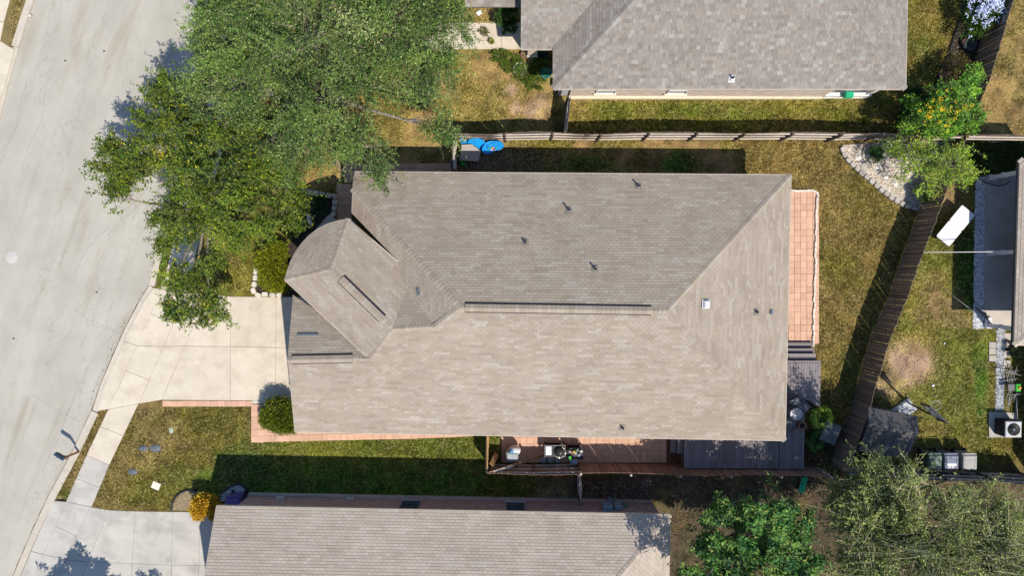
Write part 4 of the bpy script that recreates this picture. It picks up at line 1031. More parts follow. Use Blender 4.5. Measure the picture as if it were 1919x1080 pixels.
# ------------------------------------------------------------------ fences
def fence(label, line, h=1.83, rails=0, matk='cedar', pw=.138, gap=.006, spacing=2.45, lean=None, posts=True, railmat='rail', top_given=True, railz=(.3, .95, 1.58), wob=.02, postside=None):
    w = [P(x, y, h if top_given else 0) for x, y in line]; w = [Vector((p.x, p.y, 0)) for p in w]
    t = thing('fence', label, 'fence', w[0]); og = org(t)
    me = []
    for k in range(4):
        m_ = MB(); hh_ = h + (-.03, 0, .015, .03)[k]; m_.box((0, 0, hh_ / 2), (pw, .018, hh_ - .05))
        m_.prism([(-pw / 2, -.009), (pw / 2, -.009), (pw / 2, .009), (-pw / 2, .009)], hh_ - .025, hh_ - .024)
        me.append(m_.mesh('picket', M[matk]))
    L = 0; cum = [0]
    for a, b in zip(w, w[1:]): L += (b - a).length; cum.append(L)
    def at(s):
        for i in range(len(w) - 1):
            if s <= cum[i + 1] or i == len(w) - 2:
                d = (w[i + 1] - w[i]).normalized(); return w[i] + d * (s - cum[i]), d
    s = pw / 2; ph = random.uniform(0, 6)
    while s < L:
        p, d = at(s); ln = wob * math.sin(s * .9 + ph) + random.uniform(-.006, .006)
        place('picket', random.choice(me), t, p - og, (ln + (lean(s) if lean else 0), random.uniform(-.008, .008), math.atan2(d.y, d.x)))
        s += pw + (gap if random.random() > .15 else gap + .009)
    if rails or posts:
        side = rails if rails else -1
        n = max(1, round(L / spacing))
        for i in range(n + 1):
            p, d = at(min(L, L * i / n)); nn = Vector((-d.y, d.x, 0)) * side
            if posts:
                m_ = MB(); m_.box(p + nn * .085 + ZU * (h * .5 - .03), (.09, .09, h + .04), rz=math.atan2(d.y, d.x)); m_.build('post', M['post'] if rails else M['rail'], t)
            if rails and i < n:
                p2, d2 = at(L * (i + 1) / n); dd = (p2 - p).normalized(); nn = Vector((-dd.y, dd.x, 0)) * side
                for z in railz:
                    m_ = MB(); m_.box((p + p2) / 2 + nn * .03 + ZU * (z + random.uniform(-.02, .02)), ((p2 - p).length - .01, .055, .09), rz=math.atan2(dd.y, dd.x)); m_.build('rail', M[railmat], t)
    return t
fence('long grey wooden fence with exposed rails between the two back lawns', [(856, 248), (920, 251), (1000, 247), (1100, 250), (1200, 248), (1300, 248), (1400, 248), (1500, 248), (1578, 249)], rails=-1, spacing=2.5)
fence('leaning bowed wooden fence panel behind the gravel bed', [(1579, 250), (1612, 247), (1640, 246.5), (1670, 248), (1700, 251), (1812, 255)], rails=-1, spacing=2.2, lean=lambda s: .10 * math.sin(min(s, 3) / 3 * 3.14), wob=.04)
fence('straight wooden fence with pale rails at the right end of the back line', [(1815, 253), (1870, 253), (1960, 255)], rails=-1, spacing=2.6)
fence('short weathered wooden fence beside the blue toys', [(849, 250), (849, 318)], rails=1, spacing=1.6)
fence('short wooden side fence against the tan brick house', [(1068, 180), (1062, 246)], rails=-1, spacing=1.5)
fence('long dark diagonal plank fence between the two back gardens', [(1925, -60), (1901, 0), (1877, 80), (1852, 155), (1827, 210), (1813, 258), (1782, 337), (1755, 409), (1731, 473), (1703, 557), (1667, 637), (1643, 720), (1629, 781), (1607, 835), (1588, 888)], rails=0, matk='cedar_dark', gap=.008, posts=False)
fence('short wooden return fence at the left end of the side patio', [(912, 817), (912, 888)], rails=1, spacing=1.6, railmat='yellow_wood')
fence('wooden fence with rails behind the gas bottles', [(913, 890), (1000, 891), (1088, 889)], rails=1, matk='cedar_red', spacing=1.9)
fence('smooth reddish plank fence along the pavers and lower deck', [(1089, 887), (1180, 889), (1330, 892), (1560, 894)], rails=0, matk='cedar_red', posts=True, spacing=2.6)
fence('short dark cross fence between the plank fence and red brick wall', [(1088, 892), (1091, 948)], rails=-1, spacing=1.6)
fence('dark wooden fence with rails behind the three wheeled bins', [(1590, 893), (1700, 898), (1800, 903), (1960, 910)], rails=1, matk='cedar_dark', spacing=2.5)

# ------------------------------------------------------------------ deck and steps
deck = thing('deck', 'grey timber deck wrapping the back corner of the central house', 'deck', P(1500, 760))
def boards(x0, x1, y0, y1, z, w=.14, vertical=True):
    a, b = P(x0, y1, z), P(x1, y0, z); c = {}
    if vertical:
        n = max(1, round((b.x - a.x) / w)); bw = (b.x - a.x) / n; m_ = MB(); m_.box((0, 0, 0), (bw - .008, b.y - a.y, .035), bev=.004); me_ = m_.mesh('deck_board', M['deck'])
        for i in range(n): place('deck_board', me_, deck, Vector((a.x + bw * (i + .5), (a.y + b.y) / 2, z + random.uniform(-.002, .002))) - org(deck))
    else:
        n = max(1, round((b.y - a.y) / w)); bw = (b.y - a.y) / n; m_ = MB(); m_.box((0, 0, 0), (b.x - a.x, bw - .008, .035), bev=.004); me_ = m_.mesh('deck_board', M['deck'])
        for i in range(n): place('deck_board', me_, deck, Vector(((a.x + b.x) / 2, a.y + bw * (i + .5), z + random.uniform(-.002, .002))) - org(deck))
    m_ = MB(); m_.prism([(a.x, a.y + .02), (b.x - .02, a.y + .02), (b.x - .02, b.y - .02), (a.x, b.y - .02)], .0, z - .03); m_.build('deck_frame', M['post'], deck)
boards(1460, 1538, 681, 762, .85); boards(1460, 1538, 676, 680.6, .85, .14, False); boards(1460, 1508, 762.5, 880, .85)
boards(1282, 1459.5, 805, 879, .85)
boards(1472, 1529, 663, 675, .63, .16, False); boards(1472, 1526, 653, 662, .42, .16, False); boards(1472, 1524, 642.5, 651, .21, .16, False)
boards(1269.5, 1281, 806, 851, .56, .16); boards(1256.5, 1268.5, 806, 849, .28, .16)

# ------------------------------------------------------------------ grass blades (stuff)
EXCL = [ LA + [(590, 751), (590, 557)], SL + SR[::-1], NL + NR[::-1], [(84, 936), (124, 939), (172, 950), (206, 956), (440, 960), (440, 1240), (-60, 1240), (10, 1095)],
        [(690, 345), (1452, 350), (1440, 795), (590, 780), (580, 440)], gb, eg, eg2, fb_, sb_, rb_, cb_, cg_, nb_, [(468, 928), (1221, 939), (1221, 1300), (430, 1300)], [(1066, 181), (1620, 183), (1640, -100), (985, -100), (985, 92), (760, 92), (760, 42), (985, 42), (1040, 110)],
        [(1843, 329), (1990, 329), (1990, 612), (1843, 612)], [(1477, 359), (1534, 359), (1530, 643), (1477, 643)], [(939, 808), (1249, 808), (1249, 868), (939, 868)], [(305, 751), (472, 751), (472, 763), (305, 763)], [(471, 757), (495, 757), (495, 806), (900, 795), (900, 817), (640, 826), (471, 829)],
        [(1460, 676), (1538, 676), (1538, 762), (1508, 762), (1508, 880), (1250, 880), (1250, 805), (1460, 805)], [(1472, 642), (1529, 642), (1529, 676), (1472, 676)], [(631, 345), (659, 345), (659, 412), (631, 412)], [(645, 306), (850, 306), (850, 330), (645, 330)], [(1852, 771), (1904, 771), (1904, 820), (1852, 820)]]
def grass(n):
    px = rng.uniform(20, 1925, n); py = rng.uniform(-5, 1085, n); ok_ = (px > interp(ROAD_R, py) + 14) | inpoly([(20, -6), (40, -6), (27, 88), (4, 74)], px, py)
    for e in EXCL: ok_ &= ~inpoly(e, px, py)
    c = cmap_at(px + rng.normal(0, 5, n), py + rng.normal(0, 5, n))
    ix = np.clip(((px - GX0) / SC).astype(int), 0, GW - 1); iy = np.clip(((py - GY0) / SC).astype(int), 0, GH - 1); ok_ &= ~(bare_map[iy, ix] & (rng.random(n) < .86))
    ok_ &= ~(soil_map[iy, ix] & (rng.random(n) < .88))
    px, py, c = px[ok_], py[ok_], c[ok_]; n = len(px)
    xw = (px - 959.5) / F; yw = -(py - 540.0) / F; dy = yw * _ct + _st; dz = yw * _st - _ct; t = -H / dz
    base = np.stack([xw * t, dy * t, np.full(n, -.01)], -1)
    a = rng.uniform(0, 6.283, n); hgt = rng.uniform(.025, .06, n); ln = rng.uniform(.01, .075, n); wd = rng.uniform(.012, .030, n)
    tip = base + np.stack([np.cos(a) * ln, np.sin(a) * ln, hgt], -1); sd = np.stack([-np.sin(a) * wd, np.cos(a) * wd, np.zeros(n)], -1)
    k = rng.uniform(.25, 1.95, (n, 1)); straw = (rng.random(n) < .18)[:, None]
    cc = np.where(straw, c * .75 + np.array((.33, .28, .12)) * .35, c * k)
    m2 = min(80000, n); b2 = base[:m2] + np.stack([rng.normal(0, .03, m2), rng.normal(0, .03, m2), np.full(m2, .012)], -1); a2 = rng.normal(.3, 1.1, m2); l2 = rng.uniform(.10, .24, m2)
    t2 = b2 + np.stack([np.cos(a2) * l2, np.sin(a2) * l2, rng.uniform(.01, .05, m2)], -1); s2 = np.stack([-np.sin(a2), np.cos(a2), np.zeros(m2)], -1) * rng.uniform(.010, .022, (m2, 1))
    c2 = np.where((rng.random(m2) < .28)[:, None], c[:m2] * .7 + np.array((.35, .275, .15)) * rng.uniform(.3, .75, (m2, 1)), c[:m2] * rng.uniform(.15, .5, (m2, 1)))
    base = np.concatenate([base, b2]); sd = np.concatenate([sd, s2]); tip = np.concatenate([tip, t2]); cc = np.concatenate([cc, c2]) * np.array((1.12, 1.19, 1.06))
    o = np_mesh('grass', np.stack([base - sd, base + sd, tip], 1).reshape(-1, 3), 3, cc, M['grass'], None); o['kind'] = 'stuff'; o['label'] = 'patchy green and straw coloured lawn grass around the houses'; return o
grass(620000)

# ------------------------------------------------------------------ vegetation
def tree(label, base, trunk_h, blobs, ntwig, leaf, pal, w, trunk_r=.16, nleaf=26, cat='tree', twl=(.5, 1.3), droop=.25, spread=None, name='tree', twig_every=1, up=.15, tilt=.68, twigmat='twig', centre=None, dens=1.0, flowers=None, group=None, twr=.008, clump=22, csig=.27, cfrac=.86, shoots=0, coh=.45, tight=.045):
    root = thing(name, label, cat, P(*base), group); b0 = org(root); top = b0 + ZU * trunk_h
    B = [(np.array(P(x, y, z)), np.array((rx, ry, rz))) for x, y, z, rx, ry, rz in blobs]
    mb = MB(); jit = Vector((random.uniform(-.15, .15), random.uniform(-.15, .15), 0)); mb.tube([b0 - ZU * .1, b0 + ZU * .15, b0 + jit + ZU * trunk_h * .5, top], [trunk_r * 1.5, trunk_r * 1.12, trunk_r, trunk_r * .85], 10); mb.build('trunk', M['bark'], root)
    mb = MB()
    for c, r in B:
        c_ = Vector(c); mid = top.lerp(c_, .5) + Vector((random.uniform(-.3, .3), random.uniform(-.3, .3), random.uniform(.1, .4)))
        q = [top - ZU * .15, top.lerp(mid, .5) + Vector((random.uniform(-.1, .1), random.uniform(-.1, .1), .1)), mid, mid.lerp(c_, .6), c_]
        mb.tube(q, [trunk_r * .62, trunk_r * .5, trunk_r * .36, trunk_r * .24, trunk_r * .1], 7)
        for k in range(6):
            a = Vector(rng.normal(0, 1, 3)); a.z = abs(a.z) * .8; a.normalize(); e = c_ + Vector((a.x * r[0], a.y * r[1], a.z * r[2])) * .75
            s0_ = q[3] if k % 2 else q[4]; m = s0_.lerp(e, .5) + Vector((random.uniform(-.15, .15), random.uniform(-.15, .15), .12)); mb.tube([s0_, m, e], [trunk_r * .16, trunk_r * .1, trunk_r * .04], 5, False)
    mb.build('limbs', M['bark'], root)
    area = np.array([r[0] * r[1] for c, r in B]); bi = rng.choice(len(B), ntwig, p=area / area.sum())
    C = np.array([c for c, r in B])[bi]; Rr = np.array([r for c, r in B])[bi]
    cc = np.average(np.array([c for c, r in B]), axis=0, weights=area) if centre is None else np.array(P(*centre))
    u = unit(rng.normal(0, 1, (ntwig, 3))); u[:, 2] = np.abs(u[:, 2]) * rng.choice([1, 1, 1, -.55], ntwig); rad = rng.uniform(.25, .98, ntwig) ** .6
    # clumping: twigs gather round a limited number of sprays so that gaps and dark hollows remain
    nc = max(6, ntwig // clump); ci = rng.integers(0, nc, ntwig); cl_b = rng.choice(len(B), nc, p=area / area.sum()); cu = unit(rng.normal(0, 1, (nc, 3))); cu[:, 2] = np.abs(cu[:, 2]) * rng.choice([1, 1, 1, -.5], nc); cr = rng.uniform(.35, .95, nc) ** .6
    Cb = np.array([c for c, r in B])[cl_b]; Rb = np.array([r for c, r in B])[cl_b]; cp = Cb + cu * Rb * cr[:, None]
    inc = (rng.random(ntwig) < cfrac)[:, None]; S = np.where(inc, cp[ci] + rng.normal(0, csig, (ntwig, 3)) * np.array([1, 1, .6]), C + u * Rr * rad[:, None])
    cdir = unit(unit((cp - cc) * np.array([1, 1, .5])) * .75 + rng.normal(0, .6, (nc, 3)))
    out = unit(np.where(inc, cdir[ci], unit((S - cc) * np.array([1, 1, .6]))) + rng.normal(0, coh, (ntwig, 3))); out[:, 2] = out[:, 2] * .6 + up; out = unit(out)
    L = rng.uniform(twl[0], twl[1], ntwig); S = S - out * (L * .5)[:, None]
    if shoots:
        hi = np.argsort(-(S[:, 2] + rng.normal(0, .4, ntwig)))[:shoots]; L[hi] *= 1.5; out[hi] = unit(out[hi] + np.array([0, 0, .35])); S[hi] += out[hi] * .25
    K = 4; ts = np.linspace(0, 1, K); bend = rng.normal(0, .12, (ntwig, 3))
    pts = S[:, None] + out[:, None] * (L[:, None] * ts)[..., None] + bend[:, None] * (ts ** 2)[None, :, None] * L[:, None, None]; pts[..., 2] -= droop * (ts ** 2)[None, :] * L[:, None]
    # twig geometry: 3-sided
    sel = np.arange(0, ntwig, twig_every); p = pts[sel]; n_ = len(sel); V = []
    rads = np.array([1.0, .8, .55, .25]) * twr; offs = [np.array([math.cos(a), math.sin(a), .3 * math.sin(a * 2)]) for a in (0, 2.09, 4.19)]
    ring = np.stack([p + o[None, None] * rads[None, :, None] for o in offs], 2)
    qd = np.stack([np.stack([ring[:, i, k], ring[:, i, (k + 1) % 3], ring[:, i + 1, (k + 1) % 3], ring[:, i + 1, k]], 1) for i in range(K - 1) for k in range(3)], 1)
    o = np_mesh('twigs', qd.reshape(-1, 3), 4, np.ones((n_ * 9, 3)) * .3, M[twigmat], root); o['kind'] = 'stuff'
    # leaves
    n = ntwig * nleaf; ti = np.repeat(np.arange(ntwig), nleaf); tt = rng.uniform(.05, 1.03, n); fi = np.clip(tt * (K - 1), 0, K - 1.001); ii = fi.astype(int); fr = (fi - ii)[:, None]
    pos = pts[ti, ii] * (1 - fr) + pts[ti, ii + 1] * fr + rng.normal(0, tight * dens, (n, 3)); axis = unit(pts[ti, np.minimum(ii + 1, K - 1)] - pts[ti, ii])
    side = unit(np.cross(axis, np.array([0, 0, 1.0])) + 1e-6) * rng.choice([-1, 1], n)[:, None]
    dr = unit(axis * .6 + side * .9 + rng.normal(0, .3, (n, 3))); nr = unit(np.array([0, 0, 1.0]) + rng.normal(0, tilt, (n, 3)))
    wc = None if w is None else [x * (.15 if q == 3 else 1) for q, x in enumerate(w)]; tw = np.where(inc, palette(nc, pal, wc, .12)[ci], palette(ntwig, pal, w, .12))[ti]; cols = np.where((rng.random(n) < .55)[:, None], tw, palette(n, pal, w, .15)) * rng.uniform(.66, 1.36, (n, 1)) * np.where(inc, rng.uniform(.68, 1.32, (nc, 1))[ci], 1.0)[ti]  # per-clump brightness imitates sunlit clumps and dark hollows in the crown
    o = leaves('crown', pos, dr, nr, leaf[0], leaf[1], cols, root); o['kind'] = 'stuff'
    if flowers:
        nf, fp, fs, anchors = flowers; idx_ = rng.integers(0, n, nf * 12); cand = pos[idx_]; zz = cand[:, 2] + rng.normal(0, .1, len(cand))
        keep = cand[np.argsort(-zz)[:nf]]; keep = np.repeat(keep, 9, axis=0) + rng.normal(0, .05, (nf * 9, 3)) + np.array([0, 0, .04])
        f = leaves('flowers', keep, rng.normal(0, 1, (len(keep), 3)) * np.array([1, 1, .3]), unit(np.array([0, 0, 1.0]) + rng.normal(0, .4, (len(keep), 3))), fs, fs * .8, palette(len(keep), fp), root); f['kind'] = 'stuff'
    return root
def shrub(label, base, blobs, n, leaf, pal, w=None, cat='shrub', name='shrub', tilt=.7, group=None, flowers=None, shell=.55):
    root = thing(name, label, cat, P(*base), group); b0 = org(root); mb = MB(); P3 = []; D3 = []; N3 = []
    ar = np.array([b[3] * b[4] for b in blobs]); ns = (ar / ar.sum() * n).astype(int)
    for (x, y, z, rx, ry, rz), k in zip(blobs, ns):
        c = np.array(P(x, y, z)); mb.tube([b0, Vector(c) - ZU * rz * .2], [.03, .015], 6)
        for q in range(7):
            v = unit(rng.normal(0, 1, 3)); v[2] = abs(v[2]); mb.tube([Vector(c) - ZU * rz * .3, Vector(c + v * np.array((rx, ry, rz)) * .8)], [.012, .005], 4, False)
        nc = max(8, k // 40); cu = unit(rng.normal(0, 1, (nc, 3))); cu[:, 2] = np.where(cu[:, 2] < -.35, -cu[:, 2], cu[:, 2]); cr = rng.uniform(shell, 1.0, nc); cp = cu * cr[:, None]
        i = rng.integers(0, nc, k); u = cp[i] + rng.normal(0, .12, (k, 3)); P3.append(c + u * np.array((rx, ry, rz))); D3.append(unit(u + rng.normal(0, .5, (k, 3)) + np.array([0, 0, .25]))); N3.append(unit(u * .6 + np.array([0, 0, .7]) + rng.normal(0, tilt, (k, 3))))
    mb.build('stems', M['bark'], root); P3, D3, N3 = np.concatenate(P3), np.concatenate(D3), np.concatenate(N3)
    P3[:, 2] = np.maximum(P3[:, 2], .03)
    o = leaves('foliage', P3, D3, N3, leaf[0], leaf[1], palette(len(P3), pal, w), root); o['kind'] = 'stuff'
    if flowers:
        nf, fp, fs = flowers; top = np.argsort(-(P3[:, 2] + rng.normal(0, .25, len(P3))))[:nf]; kp = np.repeat(P3[top], 5, axis=0) + rng.normal(0, .03, (nf * 5, 3)) + np.array([0, 0, .05])
        f = leaves('flowers', kp, rng.normal(0, 1, kp.shape) * np.array([1, 1, .3]), unit(np.array([0, 0, 1.0]) + rng.normal(0, .35, kp.shape)), fs, fs * .85, palette(len(kp), fp), root); f['kind'] = 'stuff'
    return root
OAK = [(.088, .165, .028), (.046, .105, .018), (.155, .235, .045), (.29, .33, .12), (.022, .055, .014)]
ELM = [(.095, .150, .010), (.055, .10, .008), (.17, .215, .015), (.38, .33, .02), (.024, .05, .007)]
LUSH = [(.085, .21, .04), (.04, .13, .03), (.17, .29, .06), (.30, .33, .06), (.02, .075, .022)]
MESQ = [(.15, .20, .045), (.09, .13, .03), (.24, .28, .075), (.34, .34, .13), (.04, .065, .018)]
tree('large grey green oak crown over the upper left lawn and pavement', (590, 190), 3.0,
     [(470, 50, 6.3, 2.6, 2.4, 1.4), (600, 60, 7.2, 3.2, 3.0, 1.6), (740, 80, 6.4, 2.7, 2.4, 1.4), (630, 190, 6.0, 2.8, 2.1, 1.4), (470, 165, 5.6, 2.2, 1.8, 1.3), (820, 60, 5.2, 1.5, 1.8, 1.0), (825, 150, 4.8, 1.1, 1.1, .7), (600, 265, 5.2, 1.7, 1.2, 1.0), (690, 275, 4.8, 1.3, 1.0, .7), (815, 240, 4.4, .9, .7, .5), (705, 318, 4.2, .7, .45, .4), (560, -70, 7, 3.2, 2.2, 1.4), (770, -60, 6.4, 2.6, 2.2, 1.4), (640, 318, 4.3, .5, .35, .35), (425, 60, 6.0, 1.7, 1.6, 1.0), (398, 130, 5.6, 1.5, 1.2, .9), (425, 215, 5.4, 1.5, 1.2, .9), (540, 275, 5.0, 1.5, 1.1, .8), (500, 330, 4.6, 1.0, .8, .6)],
     6000, (.105, .046), OAK, [5, 3.5, 4, 2.0, 2], .24, 32, twl=(.7, 1.9), droop=.15, clump=19, shoots=160, twr=.0075, coh=.32, csig=.20, tight=.036, cfrac=.9, twigmat='green_twig')
tree('yellowish elm leaning over the road beside the large oak', (430, 400), 2.4,
     [(330, 265, 5.0, 2.1, 1.9, 1.2), (240, 300, 4.6, 1.4, 1.5, .9), (215, 370, 4.2, .8, 1.0, .6), (400, 300, 5.4, 2.2, 2.2, 1.3), (460, 400, 4.8, 2.0, 1.5, 1.1), (345, 395, 4.4, 1.7, 1.3, .9), (310, 185, 4.8, 1.0, .9, .7), (540, 385, 4.0, .8, 1.1, .7), (350, 560, 3.5, 1.2, 1.0, .6), (395, 580, 3.3, .8, .7, .5), (330, 520, 3.5, .6, .6, .4), (400, 490, 3.6, .5, .8, .4), (330, 450, 4.0, 1.0, .5, .5), (500, 320, 4.6, 1.2, 1.0, .8), (270, 215, 4.4, .7, .5, .4)],
     3100, (.12, .058), ELM, [5, 4, 3.5, .8, 2.5], .15, 25, twl=(.4, 1.2), droop=.2, clump=15, coh=.36, csig=.20, tight=.038, cfrac=.86, twigmat='green_twig')
tree('bright green broadleaf tree at the bottom beside the red brick house', (1362, 965), 2.0,
     [(1405, 1000, 5.2, 2.1, 1.7, 1.2), (1325, 1050, 4.2, 1.3, 1.4, 1.0), (1470, 968, 4.0, 1.3, 1.1, 1.0), (1440, 1085, 5.7, 2.1, 1.9, 1.3), (1370, 945, 3.4, .9, .6, .6), (1505, 1040, 4.2, 1.3, 1.4, 1.0), (1440, 915, 3.0, .7, .6, .6), (1300, 1118, 6.2, .9, 1.2, .8), (1350, 1160, 6.4, 1.2, 1.0, .8), (1385, 1010, 2.9, 1.9, 1.6, .7), (1320, 1000, 2.9, .9, .9, .6), (1460, 1010, 2.8, 1.6, 1.4, .7)],
     1550, (.18, .078), LUSH, [5, 3, 4.5, 1.6, 2], .14, 22, twl=(.3, .6), droop=.1, dens=1.7, clump=11, csig=.17, cfrac=.92)
tree('sprawling olive thorny tree with bare shoots in the bottom right corner', (1690, 975), 1.6,
     [(1740, 985, 5.4, 2.4, 2.0, 1.2), (1640, 955, 5.0, 1.7, 1.7, 1.0), (1840, 980, 5.2, 2.1, 1.7, 1.1), (1690, 1060, 5.8, 2.5, 1.9, 1.2), (1860, 1070, 5.8, 2.5, 1.9, 1.2), (1618, 872, 4.6, 1.0, .9, .6), (1690, 885, 4.2, 1.1, .5, .5), (1575, 930, 3.2, .8, .8, .5), (1930, 960, 2.4, .9, .7, .5), (1700, 900, 6.0, .9, .5, .5), (1630, 930, 3.0, 1.3, 1.0, .6), (1590, 960, 2.6, 1.0, 1.0, .6), (1605, 1060, 4.8, 1.2, 1.4, .8)],
     3200, (.125, .058), MESQ, [5, 3.5, 4, 1.6, 2.2], .16, 20, twl=(.6, 1.6), droop=-.05, up=.25, twr=.0135, clump=18, shoots=600, twigmat='pale_shoot')
tree('leafy green tree with orange yellow flower clusters above the back fence', (1742, 235), 1.2,
     [(1765, 215, 2.6, 1.5, 1.0, .8), (1720, 215, 2.2, .9, .9, .7), (1800, 225, 2.3, 1.0, .8, .7), (1760, 180, 2.4, .9, .6, .6), (1822, 142, 2.0, .6, .45, .5), (1800, 170, 1.9, .7, .6, .5)],
     720, (.125, .055), [(.11, .26, .02), (.05, .16, .015), (.20, .36, .03), (.025, .08, .012)], [5, 3, 3, 2], .07, 22, twl=(.3, .75), droop=.1, dens=1.3, clump=13, csig=.16, cfrac=.92, flowers=(75, [(.78, .50, .01), (.85, .62, .02), (.70, .42, .01)], .055, None))
tree('lime green thin branched tree over the gravel bed', (1722, 312), 1.4,
     [(1735, 300, 2.9, 1.3, .9, .6), (1780, 310, 2.8, 1.1, .9, .6), (1700, 285, 2.5, .9, .6, .5), (1760, 340, 2.6, 1.0, .6, .5), (1815, 320, 2.6, .5, .6, .4), (1690, 325, 2.2, .6, .4, .4)],
     400, (.10, .05), [(.20, .32, .02), (.12, .21, .018), (.34, .42, .03), (.07, .12, .015)], [5, 3, 4, 2], .06, 19, twl=(.4, 1.1), droop=.1, dens=1.1, clump=9, csig=.15, coh=.3)
tree('tree just outside the frame that shades the lower left driveway', (235, 1215), 1.8, [(105, 1235, 4.0, 1.2, 1.0, .9), (150, 1260, 4.2, 1.1, .9, .8), (20, 1262, 3.8, .8, .6, .5), (255, 1255, 3.9, .9, .6, .5), (200, 1275, 4.0, 1.2, .8, .6)], 300, (.24, .12), ELM, None, .1, 20, twl=(.3, .8))
YEL = [(.22, .25, .012), (.13, .16, .01), (.34, .33, .016), (.06, .08, .01)]
shrub('golden green conifer shrub between the lawn and curved entry roof', (514, 512), [(508, 490, .55, .72, .85, .6), (524, 522, .55, .7, .7, .55), (505, 525, .4, .5, .5, .4), (522, 470, .5, .5, .5, .45)], 19000, (.095, .036), YEL, [5, 4, 3, 1.6], shell=.7)
shrub('rounded dark olive conifer shrub at the garage corner over white pebbles', (530, 778), [(525, 778, .75, .85, .85, .75), (545, 790, .6, .5, .6, .5), (505, 785, .5, .45, .5, .45)], 21000, (.10, .04), [(.14, .18, .014), (.085, .115, .011), (.22, .24, .018), (.05, .065, .01)], [5, 4, 2.5, 1.6], shell=.72)
shrub('small orange and yellow leaved shrub between the wood chips and driveway', (392, 950), [(380, 950, .8, .55, .6, .55), (398, 945, .7, .5, .5, .45), (405, 960, .5, .35, .4, .35), (372, 962, .5, .3, .35, .3)], 9000, (.10, .06), [(.62, .34, .02), (.48, .32, .02), (.66, .44, .05), (.30, .24, .02), (.55, .2, .02)], [4, 4, 3, 2.5, 1.2])
shrub('dark round bush in the shaded bed by the grey stone blocks', (600, 384), [(600, 384, .4, .4, .45, .35)], 1700, (.13, .03), [(.03, .10, .03), (.02, .07, .02), (.05, .13, .04)])
shrub('bush covered in pale blue flowers at the top beside the diagonal fence', (1838, 25), [(1838, 15, 1.0, 1.0, 1.0, .8), (1825, 45, .9, .8, .8, .6), (1850, -20, 1.0, .9, .8, .7), (1862, 20, .9, .7, .9, .6)], 9000, (.09, .05), [(.05, .12, .015), (.03, .08, .012), (.09, .16, .02)], flowers=(520, [(.50, .58, .85), (.62, .68, .90), (.42, .50, .80), (.70, .74, .9)], .075))
shrub('brownish green low bush below the dark pots along the fence', (1790, 125), [(1790, 118, .5, .7, .6, .45), (1772, 142, .45, .55, .55, .4), (1765, 160, .4, .4, .4, .3)], 4200, (.07, .03), [(.13, .12, .03), (.08, .09, .025), (.2, .15, .06), (.07, .05, .02)])
shrub('dark green bush beside the lower left of the flowering tree', (1705, 215), [(1708, 190, .7, .6, .7, .5), (1700, 225, .6, .55, .6, .45)], 3600, (.09, .05), [(.03, .08, .02), (.02, .055, .015), (.05, .11, .02)])
shrub('spreading low hedge bush in the shade at the right edge', (1870, 290), [(1838, 285, .5, .9, .7, .4), (1880, 300, .5, 1.0, .8, .4), (1908, 285, .5, .7, .7, .4)], 7000, (.09, .05), [(.035, .09, .02), (.02, .06, .015), (.06, .11, .03), (.09, .08, .03)])
shrub('low green leafy groundcover by the neighbour entry walk', (960, 115), [(935, 105, .16, .55, .3, .16), (960, 118, .18, .6, .5, .18), (985, 140, .18, .6, .5, .18), (1005, 155, .2, .5, .4, .2), (1010, 120, .18, .5, .4, .18)], 9000, (.10, .035), [(.10, .19, .02), (.07, .13, .015), (.15, .22, .03), (.18, .16, .04)], cat='groundcover', name='groundcover')
shrub('dark leafy bush in a pot on the shaded entry walk', (952, 48), [(950, 30, .8, .55, .6, .45), (957, 48, .6, .4, .35, .35)], 3600, (.10, .05), [(.04, .10, .02), (.025, .07, .015), (.07, .14, .03)])

def palm(label, base, r, n, pal, z=.35, fan=True, cat='palm'):
    root = thing('palm', label, cat, P(*base)); b = org(root); mb = MB(); mb.lathe([(.09, 0), (.11, z * .5), (.06, z)], b, 9); mb.build('stem', M['bark'], root)
    for k in range(n):
        a = 2 * math.pi * (k + random.uniform(-.3, .3)) / n; pit = random.uniform(.15, 1.0); d = Vector((math.cos(a) * math.cos(pit), math.sin(a) * math.cos(pit), math.sin(pit))); L = r * random.uniform(.8, 1.1); s = d.cross(ZU).normalized()
        cols = []; vs = []; base_c = palette(1, pal)[0]
        stem_end = b + ZU * z + d * L * (.55 if fan else .98)
        if fan:
            for j in range(13):
                t = (j - 6) / 6 * 1.25; dd = (d * math.cos(t) + s * math.sin(t)).normalized(); ln = L * .58 * (1 - .25 * abs(t)); tip = stem_end + dd * ln - ZU * ln * .25; m_ = stem_end + dd * ln * .5; sd = dd.cross(ZU).normalized() * .022 * (L / .6)
                vs += [stem_end, m_ + sd, tip, m_ - sd]; cols.append(base_c * random.uniform(.75, 1.25))
        else:
            for j in range(16):
                f = .12 + .86 * j / 15; p = b + ZU * (z - .35 * L * f * f) + d * L * f
                for sg in (1, -1):
                    dd = (s * sg + d * .7).normalized(); ln = L * .26 * math.sin(math.pi * (.15 + .8 * f)); sd = d * .014; tip = p + dd * ln - ZU * .03; m_ = p + dd * ln * .5; vs += [p, m_ + sd, tip, m_ - sd]; cols.append(base_c * random.uniform(.75, 1.25))
        v3 = [b + ZU * z, stem_end, stem_end + s * .012, b + ZU * z + s * .012]; vs += v3; cols.append(base_c)
        np_mesh('frond', np.array([list(v) for v in vs]), 4, np.array(cols), M['leaf'], root)
    return root
palm('bright yellow green fan palm on the deck corner beside the round table', (1529, 776), .72, 26, [(.22, .34, .03), (.16, .27, .03), (.28, .38, .05)], .5)
palm('dark green fan palm below the brighter one beside the storage box', (1518, 822), .62, 22, [(.05, .15, .03), (.03, .10, .02), (.09, .2, .03)], .45)
